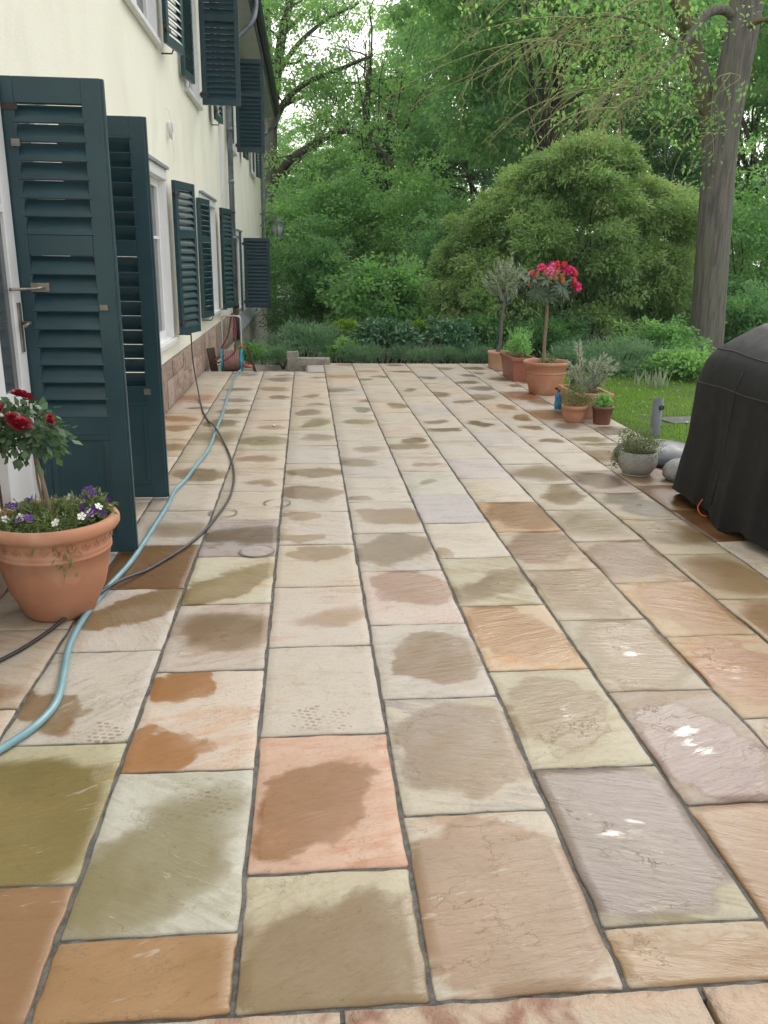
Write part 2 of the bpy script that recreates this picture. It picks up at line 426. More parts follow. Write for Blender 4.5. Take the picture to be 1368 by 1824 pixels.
M['concrete'] = mat('weathered_concrete', (0.34, 0.31, 0.27), (0.24, 0.215, 0.18), 0.85, 9.0, 0.8, 40.0, bdist=0.02)
M['slate'] = mat('dark_slate', (0.05, 0.053, 0.058), (0.075, 0.078, 0.083), 0.4, 6.0, 0.3, 20.0)
M['black_plastic'] = mat('dark_grey_plastic', (0.028, 0.033, 0.042), (0.04, 0.045, 0.055), 0.45, 4.0)
M['boulder'] = mat('grey_boulder', (0.36, 0.36, 0.35), (0.22, 0.22, 0.22), 0.6, 12.0, 0.9, 26.0, bdist=0.02)
M['bottle_blue'] = mat('blue_bottle', (0.03, 0.24, 0.55), (0.03, 0.20, 0.48), 0.25, 8.0)
M['bottle_dark'] = mat('dark_cap', (0.03, 0.05, 0.09), (0.02, 0.04, 0.07), 0.35, 8.0)
M['green_metal'] = mat('dark_green_metal', (0.02, 0.06, 0.055), (0.03, 0.075, 0.065), 0.45, 8.0)
M['lampglass'] = mat('lantern_glass', (0.42, 0.50, 0.46), (0.36, 0.44, 0.40), 0.15, 4.0)
M['lamp_metal'] = mat('grey_lamp_metal', (0.10, 0.12, 0.13), (0.13, 0.15, 0.16), 0.45, 8.0)
M['wood'] = mat('weathered_board', (0.12, 0.075, 0.05), (0.075, 0.05, 0.035), 0.85, 6.0, 0.5, 30.0, stretch=(1, 1, 0.2))
M['lawn'] = mat('lawn_turf', (0.06, 0.12, 0.018), (0.045, 0.085, 0.015), 0.95, 3.0, 0.8, 40.0, bdist=0.03, c3=(0.075, 0.13, 0.02))
M['earth'] = mat('woodland_floor', (0.035, 0.045, 0.016), (0.05, 0.04, 0.022), 0.95, 1.5, 0.8, 8.0, bdist=0.1, c3=(0.03, 0.06, 0.015))
M['stain'] = mat('dried_ring', (0.17, 0.145, 0.12), (0.24, 0.20, 0.165), 0.7, 20.0)
M['disc_dry'] = mat('pale_dry_disc', (0.37, 0.32, 0.29), (0.32, 0.27, 0.24), 0.7, 20.0)
M['pebble'] = mat('white_pebble', (0.75, 0.74, 0.70), (0.7, 0.69, 0.66), 0.5, 20.0)
M['rose_red'] = mat('crimson_petal', (0.33, 0.008, 0.025), (0.22, 0.005, 0.02), 0.55, 30.0, vary=0.2)
M['rhodo_pink'] = mat('hot_pink_petal', (0.78, 0.05, 0.22), (0.66, 0.03, 0.16), 0.5, 30.0, vary=0.25)
M['rhodo_pale'] = mat('light_pink_petal', (0.80, 0.22, 0.42), (0.72, 0.15, 0.34), 0.5, 30.0)
M['rhodo_red'] = mat('scarlet_bud', (0.60, 0.02, 0.04), (0.46, 0.015, 0.03), 0.5, 30.0)
M['rhodo_bud'] = mat('orange_brown_bud', (0.48, 0.16, 0.05), (0.38, 0.11, 0.035), 0.6, 30.0)
M['pansy_white'] = mat('white_petal', (0.8, 0.8, 0.76), (0.75, 0.75, 0.7), 0.5, 30.0)
M['pansy_violet'] = mat('violet_petal', (0.12, 0.02, 0.26), (0.08, 0.015, 0.18), 0.5, 30.0)
# foliage
M['lf_mid'] = leafmat('maple_leaf', (0.122, 0.280, 0.132), (0.298, 0.508, 0.210))
M['lf_dark'] = leafmat('dark_leaf', (0.080, 0.207, 0.107), (0.213, 0.404, 0.177))
M['lf_bright'] = leafmat('spring_leaf', (0.137, 0.297, 0.116), (0.307, 0.513, 0.197), trans=0.55)
M['lf_pale'] = leafmat('pale_grey_green_leaf', (0.125, 0.225, 0.085), (0.33, 0.48, 0.20), (0.42, 0.44, 0.25), trans=0.45)
M['lf_ivy'] = leafmat('ivy_leaf', (0.022, 0.077, 0.044), (0.059, 0.147, 0.075), trans=0.15)
M['lf_lav'] = leafmat('grey_green_needle', (0.103, 0.224, 0.120), (0.221, 0.365, 0.206), trans=0.2)
M['lf_yel'] = leafmat('yellow_green_leaf', (0.14, 0.26, 0.045), (0.26, 0.40, 0.075))
M['lf_rhodo'] = leafmat('leathery_leaf', (0.052, 0.146, 0.072), (0.136, 0.291, 0.155), trans=0.1, rough=0.35, spec=0.5)
M['lf_rhodo2'] = leafmat('blue_green_leathery_leaf', (0.040, 0.085, 0.045), (0.105, 0.165, 0.10), trans=0.1, rough=0.35, spec=0.5)
M['lf_olive'] = leafmat('olive_leaf', (0.19, 0.25, 0.18), (0.42, 0.48, 0.39), trans=0.3)
M['lf_sage'] = leafmat('silver_leaf', (0.22, 0.28, 0.22), (0.46, 0.51, 0.44), trans=0.25)
M['lf_thyme'] = leafmat('herb_leaf', (0.08, 0.13, 0.045), (0.19, 0.26, 0.09), (0.16, 0.11, 0.08), trans=0.2)
M['lf_rose'] = leafmat('rose_leaf', (0.038, 0.095, 0.045), (0.12, 0.20, 0.10), trans=0.2, rough=0.4)
M['grass'] = leafmat('grass_blade', (0.127, 0.262, 0.026), (0.270, 0.455, 0.054), trans=0.4)

# ------------------------------------------------------------------ foliage builders
def leaf_mesh(name, C, D, N, L, W, tone):
    C = np.asarray(C, float); n = len(C)
    D = D / (np.linalg.norm(D, axis=1, keepdims=True) + 1e-9)
    S = np.cross(D, N); S /= (np.linalg.norm(S, axis=1, keepdims=True) + 1e-9)
    L = np.broadcast_to(np.asarray(L, float), (n,))[:, None]; W = np.broadcast_to(np.asarray(W, float), (n,))[:, None]
    V = np.empty((n, 4, 3))
    V[:, 0] = C - D * L * 0.5
    V[:, 1] = C - D * L * 0.06 + S * W * 0.5
    V[:, 2] = C + D * L * 0.5
    V[:, 3] = C - D * L * 0.06 - S * W * 0.5
    me = bpy.data.meshes.new(name)
    me.vertices.add(4 * n); me.vertices.foreach_set('co', V.reshape(-1).astype(np.float32))
    me.loops.add(4 * n); me.loops.foreach_set('vertex_index', np.arange(4 * n, dtype=np.int32))
    me.polygons.add(n); me.polygons.foreach_set('loop_start', np.arange(0, 4 * n, 4, dtype=np.int32))
    a = me.attributes.new('tone', 'FLOAT', 'FACE')
    a.data.foreach_set('value', np.clip(tone, 0, 1).astype(np.float32))
    me.update(calc_edges=True)
    return me

def sprays(rng, C, O, rad, per, L, W, flat=0.5, droop=0.35, upn=1.0, jit=0.8):
    """C spray centres, O outward directions -> arrays for leaf_mesh"""
    k = len(C); n = k * per
    idx = np.repeat(np.arange(k), per)
    g = rng.normal(size=(n, 3)) * 0.5
    rad = np.broadcast_to(np.asarray(rad, float), (k,))
    g[:, 2] *= flat
    out = O[idx]
    # the plane of a spray tips outward and down
    along = (g * out).sum(1)
    g[:, 2] -= 0.25 * np.abs(along) + 0.35 * droop * (g[:, 0] ** 2 + g[:, 1] ** 2)
    P = C[idx] + g * rad[idx][:, None]
    D = out * 0.7 + g * 0.8 + rng.normal(size=(n, 3)) * 0.5
    D[:, 2] -= droop
    N = rng.normal(size=(n, 3)) * jit + np.array([0, 0, upn]) + out * 0.3
    tone = (rng.random(k) * 0.6)[idx] + rng.random(n) * 0.4
    s = rng.uniform(0.7, 1.25, n)
    return P, D, N, L * s, W * s, tone

def shell(rng, c, r, k, lo=0.5, zmin=-0.9):
    d = rng.normal(size=(k * 2, 3)); d /= np.linalg.norm(d, axis=1, keepdims=True)
    d = d[d[:, 2] > zmin][:k]
    u = lo + (1 - lo) * rng.random(len(d)) ** 0.55
    return np.asarray(c) + d * u[:, None] * np.asarray(r), d

def lobed(rng, c, r, nl, k, lobe=0.42, lo=0.55, zmin=-0.6):
    """a crown of many lobes: spray centres and directions"""
    lc, ld = shell(rng, c, np.asarray(r) * (1 - lobe * 0.7), nl, 0.55, zmin)
    lc = np.asarray(c) + (lc - np.asarray(c)) * (1 + rng.normal(0, .13, len(lc)))[:, None]
    CC, OO = [], []
    for i in range(len(lc)):
        s = rng.uniform(0.45, 1.4)
        a, b = shell(rng, lc[i], np.asarray(r) * lobe * s * np.array([1, 1, 0.75]), max(4, int(k / nl * s)), lo, -0.55)
        CC.append(a); OO.append(b * 0.6 + ld[i] * 0.6)
    ns = max(3, k // 16)
    a, b = shell(rng, c, np.asarray(r) * 1.14, ns, .9, -.2)      # stray shoots beyond the outline
    CC.append(a); OO.append(b)
    return np.concatenate(CC), np.concatenate(OO)

def limb_path(a, b, rng, sag=0.15, n=5, wob=0.06):
    a, b = Vector(a), Vector(b); L = (b - a).length; out = []
    for i in range(n + 1):
        t = i / n
        p = a.lerp(b, t)
        p.z += sag * L * math.sin(math.pi * t) * 0.5
        if 0 < i < n:
            p += Vector([rng.normal() for _ in range(3)]) * wob * L * 0.3
        out.append(p)
    return crv(out, 3)

def taper(n, r0, r1, p=1.0):
    return [r0 + (r1 - r0) * (i / max(1, n - 1)) ** p for i in range(n)]

# ------------------------------------------------------------------ ground
def gz(x, y):
    z = -0.06
    drop = smooth(11.5, 20.0, y) * (1.0 - smooth(1.5, 6.0, x))
    drop2 = smooth(14.0, 26.0, y) * smooth(1.5, 6.0, x)
    z -= 1.85 * drop + 1.3 * drop2
    if x < -1.3 and y > 11: z -= 0.0
    z += 2.2 * smooth(40, 90, y)
    return z

def grid_sheet(name, xs, ys, zf, mt, kind='structure'):
    v = [(x, y, zf(x, y)) for y in ys for x in xs]
    nx = len(xs)
    f = [(j * nx + i, j * nx + i + 1, (j + 1) * nx + i + 1, (j + 1) * nx + i) for j in range(len(ys) - 1) for i in range(nx - 1)]
    me = bpy.data.meshes.new(name); me.from_pydata(v, [], f)
    me.polygons.foreach_set('use_smooth', [True] * len(f)); me.update()
    o = link(name, me, mt)
    return tag(o, kind=kind)

axs = [-200, -120, -60, -30, -15, -8, -4, -2] + [i * 0.5 for i in range(-2, 25)] + [14, 18, 24, 40, 80, 200]
ays = [-60, -20, -5, 0, 5, 10] + [11 + i * 0.5 for i in range(0, 34)] + [30, 35, 40, 50, 60, 75, 90, 140, 260]
grid_sheet('ground', axs, ays, lambda x, y: gz(x, y) - 0.08, M['earth'])

# lawn sheet beside the patio, raised just over the ground
def lawn_z(x, y): return gz(x, y) + 0.035
grid_sheet('lawn', [2.96 + i * 0.4 for i in range(0, 28)], [0.5 + i * 0.5 for i in range(0, 26)], lawn_z, M['lawn'])
rng = np.random.default_rng(4)
n = 60000
gx = 2.97 + 6.5 * rng.random(n) ** 1.25; gy = rng.uniform(5.6, 13.0, n)
keep = ~((gx > 3.26) & (gx < 3.95) & (gy > 7.6) & (gy < 8.02))
gx, gy = gx[keep], gy[keep]; n = len(gx)
gzv = np.array([lawn_z(a, b) for a, b in zip(gx, gy)])
hgt = rng.uniform(0.02, 0.055, n) * (0.7 + 0.6 * np.abs(np.sin(gx * 2.1) * np.cos(gy * 1.7)))
Dg = np.stack([rng.normal(0, 0.45, n), rng.normal(0, 0.45, n), np.ones(n)], 1)
Cg = np.stack([gx, gy, gzv + hgt * 0.45], 1)
tone = 0.5 * rng.random(n) + 0.5 * (0.5 + 0.5 * np.sin(gx * 1.3 + 2) * np.cos(gy * 0.9))
go = link('grass', leaf_mesh('grass', Cg, Dg, rng.normal(size=(n, 3)), hgt * 1.1, 0.006, tone), M['grass'])
tag(go, 'short green grass of the lawn beside the patio', 'grass', kind='stuff')
# daisies in the lawn
n = 130
dx = rng.uniform(3.2, 6.5, n); dy = rng.uniform(7.0, 12.0, n)
dm = MB()
for a, b in zip(dx, dy):
    z = lawn_z(a, b) + rng.uniform(0.035, 0.06)
    dm.face([(a + 0.011 * math.cos(t), b + 0.011 * math.sin(t), z) for t in (0, 1.05, 2.1, 3.14, 4.2, 5.2)])
tag(dm.build('daisies', M['pansy_white']), 'tiny white daisies scattered over the lawn', 'daisies', kind='stuff')

# ------------------------------------------------------------------ patio: mortar bed and every slab
patio = MB()
patio.box(-1.40, 2.95, 1.30, 11.31, -0.10, -0.006)
patio.box(-0.02, 2.95, 11.31, 12.26, -0.10, -0.006)
patio_o = patio.build('patio', M['mortar'])
tag(patio_o, kind='structure')
XB = {'Y': (-1.375, -0.97), 'Z': (-0.97, -0.565), 'A': (-0.565, -0.165), 'B': (-0.165, 0.242), 'C': (0.242, 0.652), 'D': (0.652, 1.04), 'E': (1.04, 1.43), 'F': (1.43, 1.83), 'G': (1.83, 2.21), 'H': (2.21, 2.59), 'I': (2.59, 2.94)}
YJ = {'Y': [1.33, 1.95, 2.58, 3.21, 3.82, 4.43, 5.05, 5.66, 6.29, 6.91, 7.52, 8.14, 8.78, 9.38, 10.03, 10.65, 11.3],
      'Z': [1.33, 1.73, 2.35, 2.99, 3.62, 4.23, 4.86, 5.46, 6.08, 6.70, 7.33, 7.92, 8.56, 9.17, 9.81, 10.46, 11.08, 11.3],
      'A': [1.33, 1.55, 2.18, 2.81, 3.43, 4.04, 4.66, 5.27, 5.89, 6.5, 7.13, 7.76, 8.35, 8.99, 9.59, 10.23, 10.85, 11.3],
      'B': [1.33, 1.73, 2.35, 2.99, 3.61, 4.21, 4.81, 5.44, 6.04, 6.66, 7.29, 7.9, 8.5, 9.1, 9.71, 10.33, 10.92, 11.3, 12.02],
      'C': [1.33, 1.93, 2.56, 3.17, 3.79, 4.38, 5.0, 5.61, 6.22, 6.83, 7.44, 8.04, 8.65, 9.26, 9.92, 10.55, 11.1, 11.72, 12.25],
      'D': [1.33, 1.5, 2.12, 2.74, 3.35, 3.96, 4.55, 5.15, 5.77, 6.36, 6.99, 7.58, 8.18, 8.81, 9.43, 10.02, 10.64, 11.22, 11.75, 12.25],
      'E': [1.33, 1.92, 2.56, 3.17, 3.77, 4.37, 4.96, 5.56, 6.16, 6.79, 7.37, 7.98, 8.61, 9.2, 9.81, 10.42, 11.03, 11.64, 12.25],
      'F': [1.33, 1.75, 2.36, 2.99, 3.58, 4.19, 4.78, 5.39, 5.98, 6.58, 7.18, 7.81, 8.42, 9.03, 9.61, 10.21, 10.83, 11.45, 12.25],
      'G': [1.33, 1.6, 2.18, 2.77, 3.36, 3.96, 4.56, 5.15, 5.74, 6.34, 6.95, 7.54, 8.14, 8.75, 9.38, 10.02, 10.61, 11.2, 11.8, 12.25],
      'H': [1.75, 2.36, 2.96, 3.56, 4.15, 4.74, 5.33, 5.92, 6.52, 7.14, 7.71, 8.33, 8.94, 9.55, 10.15, 10.75, 11.4, 12.25],
      'I': [2.0, 2.65, 3.26, 3.86, 4.45, 5.05, 5.65, 6.22, 6.82, 7.43, 8.03, 8.64, 9.25, 9.86, 10.46, 11.1, 11.7, 12.25]}
# seen slabs: (dry, wet, vein, blob(cx,cy,rx,ry), rot, soft, puddle, blob2, tread)
OFFB = (9.0, 9.0, 0.01, 0.01)
S = {}
def sl(k, dry, wet, blob=OFFB, rot=0.0, soft=0.12, pud=0.0, vein=None, blob2=OFFB, tread=(0, 0, -1, 0)):
    S[k] = (dry, wet, vein, blob, rot, soft, pud, blob2, tread)
sl('A0', (205, 180, 150), (186, 150, 106), (-.02, -.05, .30, .20), 0, .1)
sl('A1', (206, 206, 192), (166, 160, 124), (-.06, -.10, .15, .32), .5, .25, tread=(.06, .14, .1, .3), vein=(190, 188, 165))
sl('A2', (222, 208, 192), (196, 146, 96), (-.10, -.19, .17, .12), .0, .06, blob2=(-.10, .2, .11, .10), vein=(226, 190, 160))
sl('A3', (208, 196, 182), (156, 130, 96), (.02, 0.02, .22, .17), .0, .25, .25, vein=(196, 170, 150))
sl('A4', (216, 210, 184), (170, 154, 106), (.0, -.05, .13, .30), .75, .1)
sl('A5', (184, 174, 170), (128, 108, 86), (.06, .03, .19, .15), -.2, .15, .12, blob2=(-.1, .0, .10, .13))
sl('A6', (214, 200, 180), (180, 160, 130))
sl('A7', (212, 200, 184), (185, 165, 140), (.05, -.1, .1, .07), 0, .3)
sl('A8', (212, 198, 178), (190, 162, 130), (0, 0, .15, .08), 0, .4)
sl('A9', (204, 194, 168), (158, 146, 108), (.02, .03, .16, .17), 0, .3, .1)
sl('A10', (216, 200, 180), (196, 165, 130), (.05, -.02, .12, .08), 0, .5)
sl('A15', (210, 196, 176), (158, 138, 104), (.05, 0, .16, .18), 0, .3)
sl('Z0', (178, 146, 112), (172, 136, 100), (0, 0, .3, .3))
sl('Z1', (198, 192, 156), (150, 138, 86), (-.02, -.08, .26, .30), 0, .1, vein=(170, 150, 90), )
sl('Z2', (212, 203, 190), (166, 140, 104), (-.12, -.12, .10, .22), -.9, .08, tread=(.1, -.26, .08, .2))
sl('Z3', (212, 203, 192), (166, 142, 104), (.02, .10, .12, .26), .75, .1)
sl('Z4', (188, 160, 120), (148, 112, 64), (0, .02, .30, .36), 0, .08, .1, vein=(150, 110, 90))
sl('Z5', (206, 196, 182), (180, 162, 138), (.05, -.04, .16, .14), 0, .5)
sl('Z6', (212, 200, 184), (180, 160, 130))
sl('Z7', (212, 200, 180), (156, 134, 98), (.02, -.03, .2, .16), .1, .1)
sl('Z8', (210, 197, 174), (180, 160, 130))
sl('Z9', (198, 186, 160), (172, 156, 126), (.05, 0, .2, .2), 0, .5)
sl('Z10', (206, 194, 172), (150, 136, 104), (-.02, .02, .16, .17), 0, .15)
sl('Z11', (210, 196, 174), (162, 140, 106), (.04, .02, .15, .14), 0, .2)
sl('Y2', (208, 194, 176), (178, 140, 96), (-.1, -.24, .22, .10), 0, .35, vein=(200, 170, 135))
sl('Y3', (200, 188, 168), (176, 160, 130))
sl('Y8', (204, 182, 150), (164, 136, 100), (.0, .02, .3, .14), 0, .1)
sl('Y9', (216, 196, 166), (190, 150, 104), (.0, .2, .16, .12), 0, .15)
sl('Y10', (216, 190, 156), (194, 144, 92), (-.03, .02, .15, .14), 0, .15)
sl('Y12', (220, 190, 164), (214, 172, 140), (0, 0, .2, .2), 0, .5, vein=(222, 170, 140))
sl('B0', (208, 198, 168), (162, 142, 108), (.02, -.06, .26, .21), 0, .1)
sl('B1', (224, 184, 158), (180, 134, 92), (-.05, -.04, .16, .20), .1, .07, .05, vein=(212, 160, 128))
sl('B2', (212, 201, 186), (180, 160, 140), tread=(0.0, -.22, .11, .3), vein=(206, 194, 176))
sl('B3', (217, 204, 190), (205, 180, 155), (.07, -.04, .12, .06), -.3, .6, vein=(222, 192, 168), )
sl('B4', (216, 204, 184), (184, 160, 130), (.02, .17, .16, .11), 0, .1, vein=(224, 198, 170))
sl('B5', (215, 204, 192), (196, 172, 146), (-.06, -.18, .13, .08), .2, .1, blob2=(-.07, .22, .10, .09))
sl('B6', (214, 203, 188), (176, 156, 132), (-.02, .08, .20, .16), .3, .1)
sl('B7', (214, 200, 182), (166, 144, 114), (.0, .05, .22, .13), .15, .1)
sl('B8', (208, 202, 192), (180, 160, 130))
sl('B9', (210, 200, 184), (178, 162, 142), (.06, 0, .13, .12), 0, .3)
sl('B10', (208, 198, 174), (158, 144, 106), (.02, .03, .12, .2), .4, .15)
sl('B11', (214, 200, 180), (156, 132, 94), (-.03, .0, .11, .16), 0, .2)
sl('C0', (216, 207, 188), (178, 152, 124), (0, -.03, .24, .32), 0, .06, vein=(196, 160, 130))
sl('C1', (212, 203, 180), (170, 148, 116), (.03, .02, .21, .27), .2, .07, vein=(176, 165, 165))
sl('C2', (213, 204, 193), (160, 132, 96), (.05, -.03, .18, .21), .1, .06, .0)
sl('C3', (219, 203, 191), (192, 158, 138), (.04, .08, .17, .20), -.3, .1, vein=(224, 196, 182))
sl('C4', (210, 202, 192), (166, 150, 130), (.0, .03, .19, .25), .4, .1, vein=(196, 176, 140))
sl('C5', (214, 204, 190), (186, 166, 142), (.02, .02, .2, .18), .35, .1)
sl('C6', (215, 206, 192), (188, 170, 146), (-.15, -.24, .06, .04), 0, .2)
sl('C7', (206, 199, 190), (176, 160, 138), (-.08, .16, .12, .1), 0, .4)
sl('C8', (214, 202, 188), (192, 172, 148), (.05, 0, .1, .1), 0, .4)
sl('C9', (214, 203, 188), (190, 170, 145))
sl('C10', (214, 202, 182), (160, 146, 112), (.08, -.05, .13, .12), 0, .2)
sl('C11', (212, 203, 190), (160, 150, 126), (.1, 0, .11, .14), 0, .2)
sl('C15', (216, 190, 162), (210, 170, 132), (0, 0, .2, .16), 0, .4)
sl('D0', (198, 178, 152), (184, 160, 128), (0, 0, .22, .06))
sl('D1', (200, 192, 164), (150, 137, 132), (-.02, .04, .24, .34), 0, .08, .03, vein=(160, 148, 112))
sl('D2', (207, 200, 172), (150, 128, 82), (-.01, .0, .17, .25), 0, .08, .24)
sl('D3', (224, 200, 166), (198, 156, 104), (-.02, .02, .19, .29), -.2, .08, vein=(222, 176, 128))
sl('D4', (200, 192, 166), (146, 124, 72), (.05, -.04, .10, .28), .9, .25, .03, vein=(186, 170, 128))
sl('D5', (219, 208, 190), (200, 180, 150), (-.16, -.24, .06, .05), 0, .4)
sl('D6', (203, 195, 193), (180, 165, 150), vein=(194, 188, 190))
sl('D7', (209, 204, 190), (180, 166, 142), (-.04, 0, .08, .06), 0, .3, vein=(200, 198, 182))
sl('D8', (214, 203, 190), (190, 170, 150), (.05, -.05, .1, .05), 0, .4)
sl('D9', (212, 203, 188), (162, 144, 110), (-.05, -.05, .15, .11), .3, .15, blob2=(.03, .17, .08, .11))
sl('E0', (206, 184, 158), (172, 142, 108), (0, 0, .25, .33), 0, .1, .3, vein=(196, 150, 110))
sl('E1', (190, 176, 160), (148, 124, 118), (-.04, -.02, .20, .30), 0, .07, .20)
sl('E2', (204, 195, 174), (160, 140, 104), (0, .0, .19, .29), 0, .2, .12)
sl('E3', (206, 192, 168), (164, 138, 94), (0, .05, .18, .28), 0, .25, .02)
sl('E4', (206, 190, 168), (164, 134, 100), (.0, .05, .19, .26), .2, .12, .05, vein=(190, 150, 110))
sl('E5', (208, 184, 144), (168, 128, 72), (.02, .04, .2, .27), 0, .12, .02, vein=(196, 140, 80))
sl('E6', (219, 208, 191), (200, 180, 150))
sl('E7', (211, 200, 196), (190, 178, 172), vein=(206, 192, 190))
sl('E8', (214, 204, 190), (190, 170, 150))
sl('E9', (214, 203, 188), (160, 142, 110), (0, .2, .16, .1), 0, .2)
sl('F2', (206, 182, 146), (176, 132, 84), (0, 0, .2, .26), 0, .1, .28, vein=(200, 150, 100))
sl('F3', (212, 188, 152), (196, 156, 108), (.04, .0, .18, .26), 0, .3, vein=(206, 158, 104))
sl('F4', (200, 180, 154), (160, 130, 96), (0, .03, .21, .28), .3, .1, .03, vein=(172, 138, 108))
sl('F5', (206, 194, 172), (160, 138, 92), (.0, .03, .18, .25), 0, .35)
sl('F6', (212, 202, 180), (150, 122, 64), (.02, .04, .11, .27), .3, .2)
sl('F7', (212, 202, 188), (178, 160, 134), (.02, 0, .18, .2), 0, .4)
sl('F8', (216, 206, 190), (190, 170, 150))
sl('F9', (212, 202, 194), (186, 172, 160), vein=(206, 194, 190))
sl('F10', (214, 203, 188), (146, 124, 86), (-.02, .08, .12, .13), 0, .1)
sl('G3', (200, 180, 150), (176, 144, 102), (0, 0, .2, .26), 0, .2)
sl('G4', (196, 180, 148), (182, 158, 120), (.0, 0, .2, .26), 0, .2)
sl('G5', (208, 192, 164), (152, 126, 76), (0, .06, .22, .22), 0, .25, .05)
sl('G6', (196, 182, 152), (116, 100, 70), (.04, .03, .16, .26), 0, .18, .03, vein=(150, 132, 100))
sl('G7', (194, 178, 164), (132, 108, 84), (0, .05, .17, .2), 0, .2)
sl('G8', (217, 206, 190), (200, 180, 150))
sl('G9', (214, 204, 190), (160, 140, 112), (0.02, .14, .13, .08), 0, .1)
sl('G10', (215, 204, 188), (180, 150, 114), (.03, .15, .08, .1), 0, .15)
sl('G11', (215, 204, 186), (180, 146, 104), (.06, .02, .11, .15), 0, .15)
sl('H4', (176, 140, 100), (126, 92, 54), (0, 0, .25, .35))
sl('H5', (176, 146, 108), (128, 94, 56), (0, 0, .25, .35), 0, .2)
sl('H6', (200, 184, 162), (160, 130, 96), (.05, -.1, .2, .2), 0, .3)
sl('H7', (200, 186, 164), (168, 140, 104), (0, 0, .2, .2), 0, .3)
sl('H8', (204, 194, 172), (162, 146, 112), (.02, .0, .16, .1), 0, .2, blob2=(.02, -.2, .16, .07))
sl('H9', (198, 188, 180), (164, 150, 140), (0, 0, .13, .12), 0, .3)
sl('H10', (200, 172, 134), (166, 126, 82), (0, .02, .2, .28), 0, .15)
sl('H12', (206, 166, 134), (190, 138, 104), (0, 0, .2, .3), 0, .3, vein=(196, 140, 110))

KALB = 0.54
prng = random.Random(11)
def slab_mesh(w, h, near):
    nx, ny = (14, 18) if near else (6, 8)
    g = 0.0045
    rg = prng
    ins = lambda n_, l_: [0.0, .005 / l_] + [k / (n_ - 2) for k in range(1, n_ - 2)] + [1 - .005 / l_, 1.0]
    gu, gt_ = ins(nx, w), ins(ny, h)
    hx, hy = w / 2 - 0.0060, h / 2 - g
    # a slowly wandering edge on each of the four sides
    def edge(n):
        ph = [rg.uniform(0, 6.28) for _ in range(4)]; am = [0.0010, 0.0009, 0.0008, 0.0008]
        return [sum(a * math.sin((k + 1.3) * 2.1 * i / n * 3.0 + p) for k, (a, p) in enumerate(zip(am, ph))) + rg.uniform(-.0011, .0011) for i in range(n + 1)]
    eL, eR, eB, eT = edge(ny), edge(ny), edge(nx), edge(nx)
    tilt = (rg.uniform(-.0025, .0025), rg.uniform(-.0025, .0025)); base = rg.uniform(-.0012, .0012)
    ph = [rg.uniform(0, 6.28) for _ in range(4)]
    v = []
    for j in range(ny + 1):
        for i in range(nx + 1):
            u, t = gu[i], gt_[j]
            x = -hx + 2 * hx * u + eL[j] * (1 - u) + eR[j] * u
            y = -hy + 2 * hy * t + eB[i] * (1 - t) + eT[i] * t
            e = min(min(u, 1 - u) * w, min(t, 1 - t) * h)
            z = base + tilt[0] * (u - .5) + tilt[1] * (t - .5) + 0.0016 * math.sin(5 * u + ph[0]) * math.sin(6 * t + ph[1]) + 0.0008 * math.sin(13 * u + ph[2]) * math.sin(11 * t + ph[3])
            if e < 1e-6: z -= 0.0035
            if (i in (0, nx)) and (j in (0, ny)):
                x *= 1 - 0.006 / w; y *= 1 - 0.006 / h
            v.append((x, y, z))
    f = []
    for j in range(ny):
        for i in range(nx):
            a = j * (nx + 1) + i
            f.append((a, a + 1, a + nx + 2, a + nx + 1))
    per = [i for i in range(nx + 1)] + [j * (nx + 1) + nx for j in range(1, ny + 1)] + [ny * (nx + 1) + i for i in range(nx - 1, -1, -1)] + [j * (nx + 1) for j in range(ny - 1, 0, -1)]
    b = len(v)
    v += [(v[i][0], v[i][1], -0.028) for i in per]
    m = len(per)
    for k in range(m):
        k2 = (k + 1) % m
        f.append((per[k2], per[k], b + k, b + k2))
    sm = [True] * (nx * ny) + [False] * m
    me = bpy.data.meshes.new('paving_slab'); me.from_pydata(v, [], f)
    me.polygons.foreach_set('use_smooth', sm); me.update()
    me.materials.append(M['slab'])
    return me

